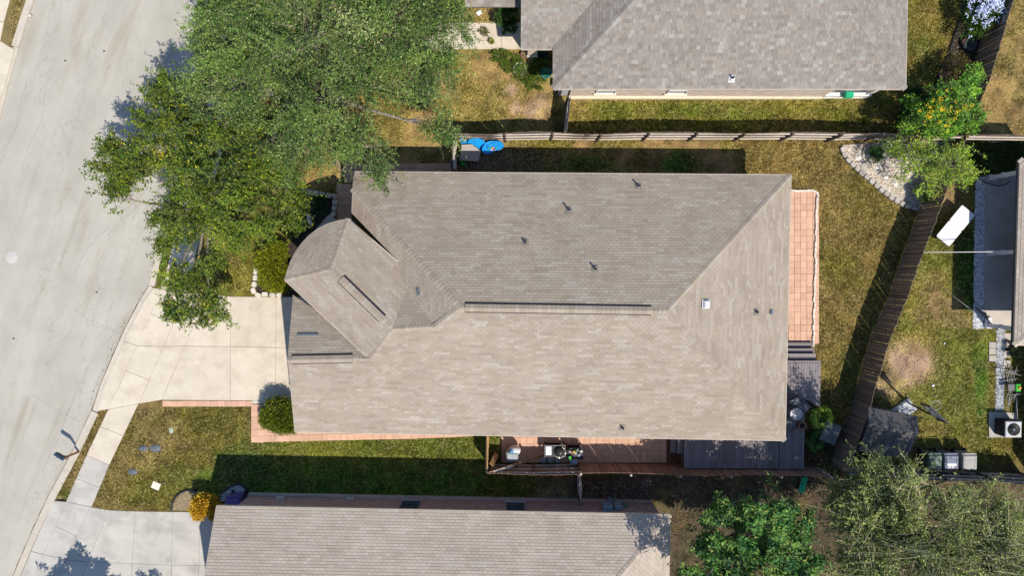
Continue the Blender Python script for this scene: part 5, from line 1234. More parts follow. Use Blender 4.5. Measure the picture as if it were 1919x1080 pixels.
palm('dark feathery sago palm in a stone ring on the gravel bed', (1634, 290), .55, 26, [(.05, .13, .02), (.03, .09, .015), (.1, .2, .03)], .3, False)
palm('pale green fan palm at the tip of the gravel bed by the fence', (1720, 364), .62, 20, [(.20, .32, .05), (.13, .23, .03), (.27, .38, .08)], .4)
palm('small spiky yellow green palm among the flowers by the diagonal fence', (1790, 162), .3, 14, [(.3, .35, .03), (.2, .28, .03)], .5)

def agave(label, base, r, n, pal, potk=None, pr_=.16, ph=.2, cat='potted plant', wd=.05):
    root = thing('potted_plant', label, cat, P(*base)); b = org(root)
    if potk:
        mb = MB(); mb.lathe([(pr_ * .7, 0), (pr_, ph), (pr_ * 1.08, ph), (pr_ * 1.08, ph + .03), (pr_ * .92, ph + .03), (pr_ * .9, ph - .02), (0.0, ph - .02)], b, 18); mb.build('pot', M[potk], root)
    z = b + ZU * (ph if potk else .02)
    for k in range(n):
        a = 2 * math.pi * (k + random.uniform(-.35, .35)) / n; pit = random.uniform(.1, 1.2); d = Vector((math.cos(a) * math.cos(pit), math.sin(a) * math.cos(pit), math.sin(pit))); s = d.cross(ZU).normalized() * wd; L = r * random.uniform(.7, 1.1); m_ = z + d * L * .45 + ZU * .03
        vs = [z + s * .5, m_ + s, z + d * L - ZU * L * .15, m_ - s]; np_mesh('blade_leaf', np.array([list(v) for v in vs]), 4, palette(1, pal), M['leaf'], root)
    return root
AG = [(.16, .15, .07), (.10, .12, .05), (.25, .2, .1)]; GN = [(.06, .16, .03), (.10, .22, .04), (.04, .10, .03)]; YG = [(.3, .3, .08), (.2, .24, .05)]
agave('spiky brownish agave on the pale entry walk', (908, 62), .42, 14, AG, 'pot_clay', .13, .15, wd=.06)
agave('round yellowish plant in a pot below the agave', (921, 79), .25, 40, YG, 'pot_clay', .14, .15, wd=.03)
agave('tiny potted succulent on the walk near the shaded bush', (944, 62), .09, 12, AG, 'pot_dark', .09, .1, wd=.02)
agave('plant in a clay pot by the tan porch column', (983, 105), .2, 16, [(.3, .22, .12), (.2, .2, .06)], 'pot_clay', .2, .25, wd=.04)
agave('leafy plant in a large white rimmed tub on the groundcover', (974, 131), .28, 22, GN, 'pot_white', .33, .22, wd=.06)
agave('broad leaved plant in a teal pot beside the grey roof edge', (1023, 139), .35, 12, [(.04, .18, .12), (.05, .22, .08)], 'pot_teal', .28, .3, wd=.09)
agave('plant in a wide dark pot in the corner under the grey roof', (1017, 103), .22, 12, [(.03, .1, .07), (.04, .14, .05)], 'pot_dark', .26, .28, wd=.05)
agave('pale blue green plant in a small teal pot by the house corner', (1014, 127), .14, 10, [(.35, .5, .5), (.2, .35, .35)], 'pot_teal', .1, .15, wd=.04)
# rings and rocks in the gravel bed
def ring(label, c, r, n, matk, arc=(0, 6.28)):
    t = thing('stone_ring', label, 'garden edging', P(*c)); ms = [stone((.2, .11, .8), 50 + k, matk) for k in range(3)]
    for k in range(n):
        a = arc[0] + (arc[1] - arc[0]) * k / n; place('edging_stone', ms[k % 3], t, (r * math.cos(a), r * math.sin(a), .06), (0, 0, a + 1.57))
ring('ring of tan stones around the sago palm', (1634, 290), .5, 15, 'white_stone'); ring('ring of grey stones around the pale fan palm', (1720, 364), .46, 14, 'grey_block')
for (x, y, s, lab) in ((1646, 311, .36, 'white boulder on the gravel right below the sago palm'), (1659, 331, .26, 'small white boulder in the middle of the gravel bed'), (1677, 343, .34, 'white boulder on the gravel nearest the curved stone row'), (1608, 296, .32, 'grey white boulder at the left end of the gravel bed'), (1695, 325, .3, 'pale boulder at the edge of the lime green tree')):
    o = place('boulder', boulder((s * 1.25, s * .9, .17), int(x), 'boulder'), None, P(x, y, .03), (0, 0, random.uniform(0, 3))); tag(o, lab, 'rock')
o = place('boulder', boulder((.24, .62, .2), 5, 'boulder'), None, P(580, 412, .06), (0, 0, .35)); tag(o, 'slim pointed white stone standing in the dark mulch bed', 'rock')
mb = MB(); mb.lathe([(.30, .05), (.36, .12), (.36, .3), (.28, .34), (.24, .3), (0.0, .2)], P(1812, 85), 18); solo(mb, 'planter', M['pot_dark'], 'round dark planter between the blue flowers and the brownish bush', 'planter')
mb = MB(); mb.lathe([(.12, 0), (.16, .28), (.12, .28), (0.0, .24)], P(1804, 80), 14); solo(mb, 'planter', M['pot_clay'], 'small clay planter left of the round dark planter', 'planter')
o = place('boulder', boulder((.36, .36, .35), 91, 'grey_block'), None, P(1689, 246, .1)); tag(o, 'grey rough stone by the back fence below the flowering tree', 'rock')

# ------------------------------------------------------------------ objects in the gardens
def at_px(px, py, z): p = P(px, py, z); return Vector((p.x, p.y, 0))
# mailbox
mt = thing('mailbox', 'dark mailbox on a wooden post beside the road', 'mailbox', P(148, 847)); b = org(mt)
mb = MB(); mb.box(b + ZU * .62, (.1, .1, 1.25), rz=.3); mb.build('post', M['mail_wood'], mt)
c = at_px(112, 856, 1.3); dv = (at_px(103, 850, 1.3) - at_px(121, 862, 1.3)).normalized(); rz = math.atan2(dv.y, dv.x); cz = Vector((c.x, c.y, 1.22)); mm = Matrix.Rotation(rz, 3, 'Z')
tp = Vector((b.x, b.y, 1.2)); mb = MB(); mb.tube([tp - ZU * .25, cz + mm @ Vector((.02, 0, -.06))], .03, 5); mb.box((tp + cz) / 2 - ZU * .06, ((cz - tp).length + .3, .1, .06), rz=math.atan2((cz - tp).y, (cz - tp).x)); mb.build('support_arm', M['mail_wood'], mt)
mb = MB(); prof = [(-.09, 0), (.09, 0), (.09, .12)] + [(.09 * math.cos(a), .12 + .09 * math.sin(a)) for a in [math.pi * k / 8 for k in range(1, 8)]] + [(-.09, .12)]; n = len(prof); L = .5
vs = [mm @ Vector((x, y, z)) + cz for x in (-L / 2, L / 2) for y, z in prof]; mb.add(vs, [tuple(range(n - 1, -1, -1)), tuple(range(n, 2 * n))] + [(i, (i + 1) % n, (i + 1) % n + n, i + n) for i in range(n)]); bx = mb.build('box', M['mail_black'], mt)
mb = MB(); mb.box(cz + mm @ Vector((L / 2 + .012, 0, .1)), (.02, .16, .17), rz=rz); mb.build('door', M['mail_black'], bx)
mb = MB(); mb.box(cz + mm @ Vector((.05, .1, .2)), (.02, .01, .14), rz=rz); mb.build('flag', M['red_plastic'], bx)
# lids in the front lawn
def lid(label, px, py, rx, ry, matk, rz=0.0, square=False):
    t = thing('utility_cover', label, 'cover', P(px, py)); b = org(t); mb = MB(); R3 = Matrix.Rotation(rz, 3, 'Z')
    if square: mb.box(b + ZU * .01, (rx * 2, ry * 2, .05), rz=rz, bev=.01); mb.build('lid', M[matk], t); return
    mb.lathe([(1, 0), (1, .03), (.9, .035), (.88, .02)], b, 26, rx, ry, m=None); mb.build('rim', M[matk], t)
    mb = MB(); mb.lathe([(.88, .015), (.86, .028), (0, .03)], b, 26, rx, ry); mb.lathe([(.07, .03), (.06, .045), (0, .046)], b + Vector((0, -ry * .4, 0)), 10); mb.box(b + Vector((0, ry * .25, .03)), (rx * .7, ry * .3, .02)); mb.build('lid', M[matk], t)
lid('narrow grey oval meter lid partly overgrown in the front lawn', 269, 841, .27, .14, 'cover_blue'); lid('larger blue grey oval meter lid with raised rim in the front lawn', 291.7, 840.5, .29, .20, 'cover_blue')
lid('round grey lid in the front lawn nearest the pavement', 249, 885, .25, .17, 'cover_blue'); lid('square white lid in the front lawn', 292.5, 911, .22, .19, 'pale_lid', -.4, True); lid('half buried mint green lid near the driveway border', 321, 807, .11, .17, 'mint')
# bins
def wheelie(label, px, py, body, w=.74, dpt=.88, h=1.05, cat='bin', rz=0.0, sticker=False):
    c = at_px(px, py, h); t = thing('wheeled_bin', label, cat, c, None); Rm = Matrix.Rotation(rz, 3, 'Z'); b = MB()
    def f(x, y, z): return Rm @ Vector((x, y, z)) + c
    k = .8; b.add([f(x * w / 2 * s_, y * dpt / 2 * s_, z) for z, s_ in ((.03, k), (h - .1, .97)) for x, y in ((-1, -1), (1, -1), (1, 1), (-1, 1))], [(3, 2, 1, 0), (4, 5, 6, 7), (0, 1, 5, 4), (1, 2, 6, 5), (2, 3, 7, 6), (3, 0, 4, 7)]); b.box(f(0, 0, h - .085), (w, dpt, .05), m=Rm, bev=.02); b.build('body', M[body], t)
    l = MB(); l.box(f(0, -.03, h - .02), (w * .96, dpt * .86, .07), m=Rm, bev=.035)
    for sx in (-.34, .34): l.box(f(sx * w, -.02, h + .022), (.05, dpt * .78, .02), m=Rm, bev=.01)
    l.box(f(0, .12, h + .02), (w * .5, .05, .02), m=Rm, bev=.008); l.box(f(0, -.12, h + .016), (w * .4, .3, .012), m=Rm); ld = l.build('lid', M[body], t)
    hd = MB(); hd.tube([f(-w * .4, dpt * .46, h - .02), f(-w * .4, dpt * .52, h), f(w * .4, dpt * .52, h), f(w * .4, dpt * .46, h - .02)], .022, 7); hd.build('handle', M[body], t)
    for sx in (-1, 1): wh = MB(); wh.lathe([(.13, -.03), (.14, 0), (.13, .03)], f(sx * w * .42, dpt * .42, .14), 14, m=Rm @ Matrix.Rotation(R(90), 3, 'Y')); wh.build('wheel', M['black_plastic'], t)
    if sticker:
        s = MB(); s.box(f(.0, -.13, h + .026), (w * .72, .13, .008), m=Rm); s.box(f(-.06, -.28, h + .02), (w * .4, .13, .008), m=Rm); s.build('label_sticker', M['white_plastic'], ld)
        s = MB(); s.box(f(.0, -.28, h + .026), (.07, .07, .006), m=Rm); s.build('sticker_mark', mat('orange print', (.7, .25, .1)), ld)
    return t
wheelie('green wheeled bin with twigs over it, leftmost of the row of bins', 1753, 867, 'bin_green', .70); wheelie('blue grey wheeled bin with white sticker on its lid', 1783.5, 867, 'bin_blue', sticker=True); wheelie('plain light grey wheeled bin at the right end of the row', 1818, 867, 'bin_grey')
wheelie('violet bin in the corner by the red brick wall and orange shrub', 436, 946, 'purple', .8, .8, 1.0)
# air conditioner
ac = thing('air_conditioner', 'grey outdoor air conditioner unit with round fan on a concrete pad', 'air conditioner', at_px(1898, 805, .85)); c = org(ac)
mb = MB(); mb.box(c + ZU * .46, (.80, .80, .78), bev=.02); bdy = mb.build('body', M['shed'], ac)
mb = MB()
for z in [.14 + .07 * k for k in range(10)]: mb.box(c + ZU * z, (.83, .83, .022))
mb.build('louvre', M['black_metal'], ac)
mb = MB(); mb.box(c + ZU * .885, (.84, .84, .07), bev=.03); mb.build('top_panel', M['grey_plastic'], ac)
mb = MB(); mb.lathe([(.33, .921), (.32, .925), (0, .925)], c, 30); mb.build('fan_well', M['black_plastic'], ac)
mb = MB(); mb.lathe([(.10, .926), (.09, .95), (0, .955)], c, 18)
for k in range(4):
    a = k * 1.571 + .4; mb.box(c + Vector((math.cos(a) * .2, math.sin(a) * .2, .932)), (.24, .12, .008), rz=a)
mb.build('fan', M['dark_slate'], ac)
mb = MB()
for r_ in (.14, .20, .26, .32): mb.lathe([(r_ - .004, .948), (r_, .954), (r_ + .004, .948)], c, 30)
mb.build('grille', M['lead'], ac)
mb = MB(); mb.prism([P(x, y)[:2] for x, y in [(1852, 772), (1904, 774), (1904, 820), (1852, 820)]], -.05, .07); solo(mb, 'concrete_pad', M['concrete_grey'], 'pale concrete pad under the air conditioner', 'pad')
# basketball hoop
bh = thing('basketball_hoop', 'portable basketball hoop with grey base on the neighbour lawn', 'basketball hoop', P(1692, 768)); b = org(bh)
b1p, b2p = P(1675.5, 781), P(1709, 757); dv = (b2p - b1p).normalized(); rz = math.atan2(dv.y, dv.x); mm = Matrix.Rotation(rz, 3, 'Z')
mb = MB(); mb.box(b + ZU * .1, (1.12, .76, .2), rz=rz, bev=.06); mb.box(b + mm @ Vector((-.2, 0, .22)), (.5, .5, .05), rz=rz, bev=.02); mb.build('base', M['grey_plastic'], bh)
pb = P(1703, 756, .1); pt = P(1745, 778, 2.75); mb = MB(); mb.tube([pb, Vector((pb.x, pb.y, 1.6)), Vector((pt.x, pt.y, 2.75))] if False else [pb, pb.lerp(pt, .5), pt], .05, 8); mb.build('pole', M['black_metal'], bh)
mb = MB()
for sy in (-1, 1): mb.tube([b + mm @ Vector((-.45, sy * .25, .2)), pb.lerp(pt, .28)], .014, 5)
mb.tube([b + mm @ Vector((-.5, -.3, .2)), b + mm @ Vector((-.5, .3, .2)), b + mm @ Vector((.4, -.3, .2))], .014, 5); mb.build('brace', M['black_metal'], bh)
q1_, q2_ = P(1733, 755, 3.0), P(1776, 795, 3.0); dv2 = (q2_ - q1_).normalized(); m2 = Matrix((dv2, Vector((-dv2.y, dv2.x, 0)), ZU)).transposed(); nb = Vector((-dv2.y, dv2.x, 0)); cc = (q1_ + q2_) / 2; cc.z = 2.85
mb = MB(); mb.box(cc, (1.15, .03, .76), m=m2); bbp = mb.build('backboard', M['grey_plastic'], bh)
mb = MB()
for dx, dz, w_, h_ in ((0, .37, 1.2, .05), (0, -.37, 1.2, .05), (-.58, 0, .05, .78), (.58, 0, .05, .78)): mb.box(cc + m2 @ Vector((dx, -.03, dz)), (w_, .08, h_), m=m2)
for dx in (-.25, .25): mb.tube([pt, cc + m2 @ Vector((dx, -.06, .0))], .018, 5)
mb.build('board_frame', M['black_metal'], bh)
mb = MB(); rc = cc + nb * .40; rc.z = 2.55; rp = [rc + Vector((math.cos(a), math.sin(a), 0)) * .24 for a in [2 * math.pi * k / 24 for k in range(25)]]; mb.tube(rp, .011, 6); mb.box(cc + nb * .08 + ZU * -.3, (.16, .16, .02), m=m2); mb.build('rim', M['lead'], bh)
mb = MB()
for k in range(12):
    a = 2 * math.pi * k / 12; mb.tube([rc + Vector((math.cos(a), math.sin(a), 0)) * .235, rc + Vector((math.cos(a + .3), math.sin(a + .3), 0)) * .16 - ZU * .25, rc + Vector((math.cos(a + .1), math.sin(a + .1), 0)) * .12 - ZU * .42], .004, 4, False)
mb.build('net', M['rope'], bh)
# shed
sh = thing('shed', 'dark grey resin garden shed with ridged roof by the diagonal fence', 'shed', at_px(1674, 832, 1.9)); c = org(sh)
sv = (P(1723, 810, 2.1) - P(1628, 793, 2.1)).normalized(); ss = Vector((sv.y, -sv.x, 0)); r0 = P(1629, 795, 2.15); r1 = P(1722, 811, 2.15); LS = 1.55
eN0, eN1 = r0 - ss * .75 - ZU * .42, r1 - ss * .75 - ZU * .42; eS0, eS1 = r0 + ss * LS - ZU * .55, r1 + ss * LS - ZU * .55
mb = MB(); th = Vector((0, 0, -.05))
for q in ([r0, r1, eS1, eS0], [r1, r0, eN0, eN1]): mb.add([*q, *[v + th for v in q]], [(0, 1, 2, 3), (7, 6, 5, 4), (0, 4, 5, 1), (1, 5, 6, 2), (2, 6, 7, 3), (3, 7, 4, 0)])
rfS = mb.build('roof', M['shed'], sh)
for k in range(6):
    f = (k + .5) / 6; a = r0.lerp(r1, f) + ZU * .012; e = eS0.lerp(eS1, f) + ZU * .012; mb = MB(); mb.tube([a, e], .007, 4); mb.build('roof_rib', M['shed'], rfS)
mb = MB(); wz = 1.55; W = [eN0 + sv * .1 + ss * .1, eN1 - sv * .1 + ss * .1, eS1 - sv * .1 - ss * .1, eS0 + sv * .1 - ss * .1]; mb.prism([(p.x, p.y) for p in W], 0, wz)
for a, b_, rr_ in ((W[0], W[3], r0 + sv * .1), (W[1], W[2], r1 - sv * .1)): mb.face([Vector((a.x, a.y, wz)), Vector((b_.x, b_.y, wz)), rr_ - ZU * .08])
mb.build('wall', M['shed_wall'], sh)
# storage box by the palms
sbx = thing('storage_box', 'grey garden storage box beside the palms at the deck corner', 'storage box', at_px(1557, 814, .9)); c = org(sbx); rz = R(-20); mb = MB(); mb.box(c + ZU * .4, (.78, .9, .8), rz=rz); mb.build('body', M['box_grey'], sbx); mb = MB(); mb.box(c + ZU * .84, (.86, .98, .09), rz=rz, bev=.03); mb.box(c + Matrix.Rotation(rz, 3, 'Z') @ Vector((0, .5, .84)), (.84, .1, .06), rz=rz); mb.build('lid', M['box_grey'], sbx)
# round table, chairs, clay pot on the deck
rt = thing('round_table', 'small round glass table with metal rim on the deck', 'table', at_px(1492, 777, 1.55) + ZU * .87); c = org(rt); mb = MB(); mb.lathe([(.30, .68), (.30, .695), (0, .697)], c, 26); mb.build('tabletop', M['table_glass'], rt); mb = MB(); mb.lathe([(.30, .675), (.325, .69), (.30, .705)], c, 26); mb.build('rim', M['lead'], rt)
for k in range(3): a = k * 2.09; mb = MB(); mb.tube([c + Vector((math.cos(a) * .25, math.sin(a) * .25, 0)), c + Vector((math.cos(a) * .12, math.sin(a) * .12, .35)), c + Vector((math.cos(a) * .25, math.sin(a) * .25, .68))], .015, 6); mb.build('leg', M['black_metal'], rt)
def chair(label, px, py, rz):
    t = thing('patio_chair', label, 'chair', at_px(px, py, 1.3) + ZU * .87); c = org(t); Rm = Matrix.Rotation(rz, 3, 'Z')
    mb = MB(); mb.box(c + ZU * .42, (.48, .48, .03), rz=rz, bev=.01); mb.build('seat', M['cover_blue'], t)
    mb = MB(); mb.box(c + Rm @ Vector((0, .25, .68)), (.48, .03, .5), m=Rm @ Matrix.Rotation(R(-12), 3, 'X'), bev=.01); mb.build('backrest', M['black_metal'], t)
    for sx in (-.22, .22):
        for sy in (-.22, .22): mb = MB(); mb.tube([c + Rm @ Vector((sx, sy, 0)), c + Rm @ Vector((sx, sy, .42))], .014, 6); mb.build('leg', M['black_metal'], t)
        mb = MB(); mb.tube([c + Rm @ Vector((sx * 1.1, -.2, .42)), c + Rm @ Vector((sx * 1.1, -.2, .62)), c + Rm @ Vector((sx * 1.1, .25, .66))], .016, 6); mb.build('armrest', M['black_metal'], t)
chair('dark metal patio chair above the round glass table', 1490, 752, .5); chair('dark metal patio chair half under the roof left of the clay pot', 1480, 795, 2.2); chair('dark metal patio chair right of the glass table near the bright palm', 1509, 762, -.8)
pt_ = thing('plant_pot', 'empty brown clay pot on the deck below the glass table', 'pot', at_px(1504, 799, 1.25) + ZU * .87); c = org(pt_); mb = MB(); mb.lathe([(.15, 0), (.2, .34), (.225, .34), (.225, .4), (.17, .4), (.165, .3), (0, .28)], c, 22); mb.build('pot', M['pot_clay'], pt_); mb = MB(); mb.lathe([(.16, .28), (.1, .31), (0, .315)], c, 16); mb.build('potting_soil', M['mulch'], pt_)
# white folding table
ft = thing('folding_table', 'white plastic folding table standing on the neighbour grass', 'table', at_px(1791, 423, .74)); c = org(ft); dv = (P(1779, 462, .74) - P(1828, 403, .74)); dvn = dv.normalized(); rz = math.atan2(dvn.y, dvn.x); mm = Matrix.Rotation(rz, 3, 'Z')
LT = (P(1780, 462, .74) - P(1828, 403, .74)).length; WT = (P(1804, 383, .74) - P(1828, 403, .74)).length
def rrect(l, w, r, n=5):
    o = []
    for cx, cy, a0 in ((l / 2 - r, w / 2 - r, 0), (-l / 2 + r, w / 2 - r, 90), (-l / 2 + r, -w / 2 + r, 180), (l / 2 - r, -w / 2 + r, 270)):
        for k in range(n + 1): a = R(a0 + 90 * k / n); o.append((cx + r * math.cos(a), cy + r * math.sin(a)))
    return o
for sg in (-1, 1):
    mb = MB(); o = [mm @ Vector((x + sg * LT / 4, y, 0)) + c for x, y in rrect(LT / 2 - .006, WT, .07)]; mb.prism([(p.x, p.y) for p in o], .70, .745); mb.build('tabletop', M['white_plastic'], ft)
    for sy in (-1, 1): mb = MB(); mb.tube([c + mm @ Vector((sg * LT * .36, sy * WT * .34, 0)), c + mm @ Vector((sg * LT * .3, sy * WT * .34, .7))], .014, 6); mb.build('leg', M['lead'], ft)
# clothes line and rope
mb = MB(); a, b_ = P(1731, 473, 1.84), P(1860, 472, 2.0); mb.tube([a, a.lerp(b_, .5) - ZU * .06, b_], .016, 6); solo(mb, 'clothes_line', M['rope'], 'white line stretched from the diagonal fence to the middle white column', 'line')
mb = MB(); a, b_ = P(1762, 537, .03), P(1846, 600, 1.3); mb.tube([a, a.lerp(b_, .6), b_], .011, 6); solo(mb, 'guy_rope', M['rope'], 'thin pale rope running from the grass up to the furled parasol', 'rope')
fu = thing('furled_parasol', 'dark furled parasol leaning by the gravel near the lower white column', 'parasol', P(1846, 598)); b = org(fu); tpz = P(1829, 578, .3); mb = MB(); mb.tube([b + ZU * .2, tpz.lerp(b, .5) + ZU * .25, tpz], [.05, .12, .03], 8); mb.build('canopy', M['shed_wall'], fu); mb = MB(); mb.tube([b + ZU * .06, b + Vector((.12, -.12, .3))], .02, 6); mb.box(b + Vector((.1, -.05, .12)), (.26, .3, .2), bev=.03); mb.build('base', M['white_paint'], fu)
# stepping stones by the east house
for i, (x, y) in enumerate(((1859, 647), (1859, 659), (1859, 672))):
    mb = MB(); mb.box(P(x, y) + ZU * .02, (.36, .32, .06), bev=.01); solo(mb, 'stepping_stone', M['grey_block'], ('grey stepping stone nearest the patio in the short row on the grass', 'middle grey stepping stone of the short row on the grass', 'lowest grey stepping stone of the short row on the grass')[i], 'stepping stone', 'stepping stones in a short row on the grass')
for i, (x, y) in enumerate(((1887, 631), (1887, 646), (1886, 664), (1886, 682))):
    mb = MB(); mb.box(P(x, y) + ZU * .03, (.36, .36, .06), rz=random.uniform(-.1, .1), bev=.01); solo(mb, 'stepping_stone', M['patio_grey'], ('dark square paver just below the bottom white column', 'dark square paver second below the bottom white column', 'dark square paver beside the black leafy plant', 'dark square paver at the upper end of the pole pile')[i], 'stepping stone', 'dark pavers beside the right house')
shrub('small dark plant between the pavers and the right house wall', (1903, 660), [(1900, 658, .3, .3, .4, .3)], 900, (.09, .04), [(.02, .04, .02), (.03, .06, .02)])
pp = thing('pole_pile', 'untidy pile of bare metal poles against the right house wall', 'poles', P(1900, 730)); rs = random.Random(4)
for k in range(22):
    x, y = rs.uniform(1886, 1908), rs.uniform(690, 770); a = rs.gauss(1.45, .28) if k < 16 else rs.uniform(-.4, .2); L_ = rs.uniform(.7, 1.3); z = .05 + .02 * k; p = P(x, y, z); dd = Vector((math.cos(a), math.sin(a), rs.uniform(-.02, .08)))
    mb = MB(); mb.tube([p - dd * L_ / 2, p + dd * L_ / 2], .016, 6); mb.build('pole', M['lead'], pp)
lc = thing('toy_chair', 'small grey child chair with bright green seat by the pole pile', 'chair', at_px(1906, 727, .5)); c = org(lc); mb = MB(); mb.box(c + Vector((-.25, 0, .45)), (.4, .34, .04), bev=.01); mb.build('seat', M['shed_wall'], lc); mb = MB(); mb.box(c + Vector((.05, 0, .5)), (.26, .4, .1), bev=.03); mb.build('cushion', M['green_plastic'], lc); mb = MB(); mb.lathe([(.09, .56), (.08, .6), (0, .61)], c + Vector((.08, 0, 0)), 14); mb.build('cushion_button', mat('orange plastic', (.6, .28, .05)), lc)
for sx in (-.42, .1):
    for sy in (-.14, .14): mb = MB(); mb.tube([c + Vector((sx, sy, 0)), c + Vector((sx, sy, .45))], .015, 6); mb.build('leg', M['lead'], lc)
# black hose on the east patio
mb = MB(); mb.tube([P(1830, 330, .1), P(1838, 338, .05), P(1850, 343, .1), P(1870, 348, .1), P(1884, 346, .1), P(1892, 340, .12)], .022, 6); solo(mb, 'garden_hose', M['black_plastic'], 'black hose curling across the top of the grey patio', 'hose')
# litter
for (x, y, s, lab) in ((1769, 644, .09, 'small white scrap on the neighbour lawn below the rope'), (1748, 723, .14, 'white scrap on the neighbour lawn above the hoop'), (1753, 743, .07, 'tiny white scrap between the hoop rim and the upper scrap')):
    mb = MB(); mb.box(P(x, y) + ZU * .04, (s, s * .7, .04), rz=.6, bev=.012); solo(mb, 'litter', M['white_plastic'], lab, 'litter')
mb = MB(); mb.box(P(898, 24) + ZU * .04, (.27, .22, .03), rz=.6, bev=.01); solo(mb, 'litter', M['white_plastic'], 'white paper sheet on the dry bed at the top by the entry walk', 'litter')

# ---- blue toys in the shaded side yard
kp = thing('paddling_pool', 'blue oval plastic paddling pool propped against the fence', 'paddling pool', at_px(894, 268, .4)); c = org(kp); tm = Matrix.Rotation(R(-8), 3, 'Z') @ Matrix.Rotation(R(42), 3, 'X')
mb = MB(); mb.lathe([(.40, -.12), (.46, .08), (.49, .09), (.49, .05)], c + ZU * .35, 30, 1, .72, m=tm); mb.build('wall', M['blue_plastic'], kp); mb = MB(); mb.lathe([(.42, -.1), (.30, -.115), (0, -.12)], c + ZU * .35, 30, 1, .72, m=tm); mb.build('floor', M['blue_dark'], kp)
wt = thing('water_table', 'bright blue kidney shaped water play table with toys', 'play table', at_px(922, 275, .5)); c = org(wt); mb = MB(); K = 34; out = []
for k in range(K):
    a = 2 * math.pi * k / K; r_ = .38 + .10 * math.cos(2 * (a - .5)) + .05 * math.cos(3 * a); out.append((c.x + 1.18 * r_ * math.cos(a), c.y + .88 * r_ * math.sin(a)))
mb.prism(out, .32, .5); mb.tube([Vector((x, y, .51)) for x, y in out + out[:1]], .028, 7); mb.build('basin', M['blue_plastic'], wt)
mb = MB(); sp = [c + Vector((.20 + (.03 + .012 * k) * math.cos(k * .55), .10 + (.03 + .012 * k) * math.sin(k * .55), .52)) for k in range(15)]; mb.tube(sp, .02, 6); mb.tube([sp[-1], c + Vector((-.1, .1, .52)), c + Vector((-.32, 0, .52))], .03, 6); mb.build('spiral_track', M['blue_plastic'], wt)
for x, y, k_, r_ in ((-.18, -.08, 'green_plastic', .05), (.2, -.06, 'green_plastic', .045), (.1, -.14, 'red_plastic', .06), (0, -.07, 'yellow_plastic', .05), (.06, -.03, 'pink_plastic', .045), (-.03, -.15, 'white_plastic', .05)):
    mb = MB(); mb.lathe([(r_, .5), (r_, .54), (r_ * .5, .58), (0, .59)], c + Vector((x, y, 0)), 12); mb.build('toy', M[k_], wt)
for x, y in ((-.25, -.1), (.3, -.12), (.25, .15), (-.2, .15)): mb = MB(); mb.tube([c + Vector((x, y, 0)), c + Vector((x, y, .33))], .035, 8); mb.build('leg', M['green_plastic'], wt)
bc = thing('toy_chair', 'small blue plastic child chair left of the paddling pool', 'chair', at_px(868, 264, .4)); c = org(bc); mb = MB(); mb.box(c + Vector((.05, -.02, .3)), (.3, .3, .06), bev=.02); mb.build('seat', M['blue_plastic'], bc); mb = MB(); mb.box(c + Vector((-.1, .08, .48)), (.06, .36, .36), rz=-.3, bev=.02); mb.build('backrest', M['blue_plastic'], bc)
for sx in (-.08, .16):
    for sy in (-.14, .1): mb = MB(); mb.box(c + Vector((sx, sy, .14)), (.06, .06, .28)); mb.build('leg', M['blue_plastic'], bc)
mb = MB(); mb.lathe([(.05, .33), (.04, .38), (0, .39)], c + Vector((.08, .02, 0)), 10); mb.build('toy_button', M['yellow_plastic'], bc)
pbd = thing('table_board', 'weathered pale board laid on a low stand beside the paddling pool', 'board', at_px(881, 287, .5)); c = org(pbd); mb = MB(); q = [at_px(x, y, .5) for x, y in ((865, 271), (884, 270), (901, 283), (896, 302), (861, 300))]; mb.prism([(p.x, p.y) for p in q], .47, .5); mb.build('top', M['deck'] if False else M['grey_block'], pbd)
for x, y in ((868, 276), (890, 278), (892, 297), (866, 296)): p = at_px(x, y, .25); mb = MB(); mb.box(p + ZU * .235, (.06, .06, .47)); mb.build('leg', M['post'], pbd)
gs = thing('toy_slide', 'bright green curved toy slide piece below the pale board', 'toy', P(867, 304)); mb = MB(); mb.tube([P(862, 300, .1), P(866, 307, .08), P(871, 310, .08)], [.09, .1, .06], 8); mb.build('chute', M['green_plastic'], gs); mb = MB(); mb.tube([P(864, 301, .16), P(872, 301.5, .16)], .05, 8); mb.build('handle', M['green_plastic'], gs)
bt = thing('folded_panels', 'blue grey folded panels stacked upright at the foot of the short fence', 'panels', P(851, 312))
for k in range(3): mb = MB(); mb.box(P(848.5 + 2.6 * k, 311.5) + ZU * .55, (.03, .5, 1.1), rz=.04 * k); mb.build('panel', M['tank'], bt)
mb = MB(); mb.lathe([(.06, 0), (.07, .3), (.03, .34), (0, .35)], P(922, 262), 10); solo(mb, 'lantern', M['lead'], 'small grey lantern by the fence above the water table', 'lantern')

# ---- side patio clutter
cbx = thing('covered_box', 'grey vinyl covered box with white cloth on the side patio', 'covered box', at_px(960, 857, .9)); c = org(cbx); mb = MB(); mb.box(c + ZU * .45, (.62, .5, .9), rz=.04, bev=.05); mb.build('body', M['vinyl'], cbx); mb = MB(); mb.box(c + Vector((.0, -.02, .91)), (.5, .36, .04), rz=.04, bev=.015); mb.build('lid', M['vinyl'], cbx)
mb = MB(); mb.lathe([(.2, .2), (.3, .45), (.28, .75), (.15, .88), (0, .9)], c + Vector((.12, .26, 0)), 16, 1.1, .8); wb = solo(mb, 'cloth_bundle', M['white_plastic'], 'bulging white cloth bundle behind the vinyl covered box', 'bundle')
mb = MB(); mb.tube([c + Vector((-.12, .3, .9)), c + Vector((-.05, .34, 1.0)), c + Vector((.02, .26, .92))], .05, 7); solo(mb, 'rag', M['blue_plastic'], 'blue rag on top of the white cloth bundle', 'rag')
gr = thing('grill_cart', 'black barbecue cart with pale side shelf and foil cover', 'barbecue', at_px(1040, 847, .9)); c = org(gr); WG, DG = 1.05, .62
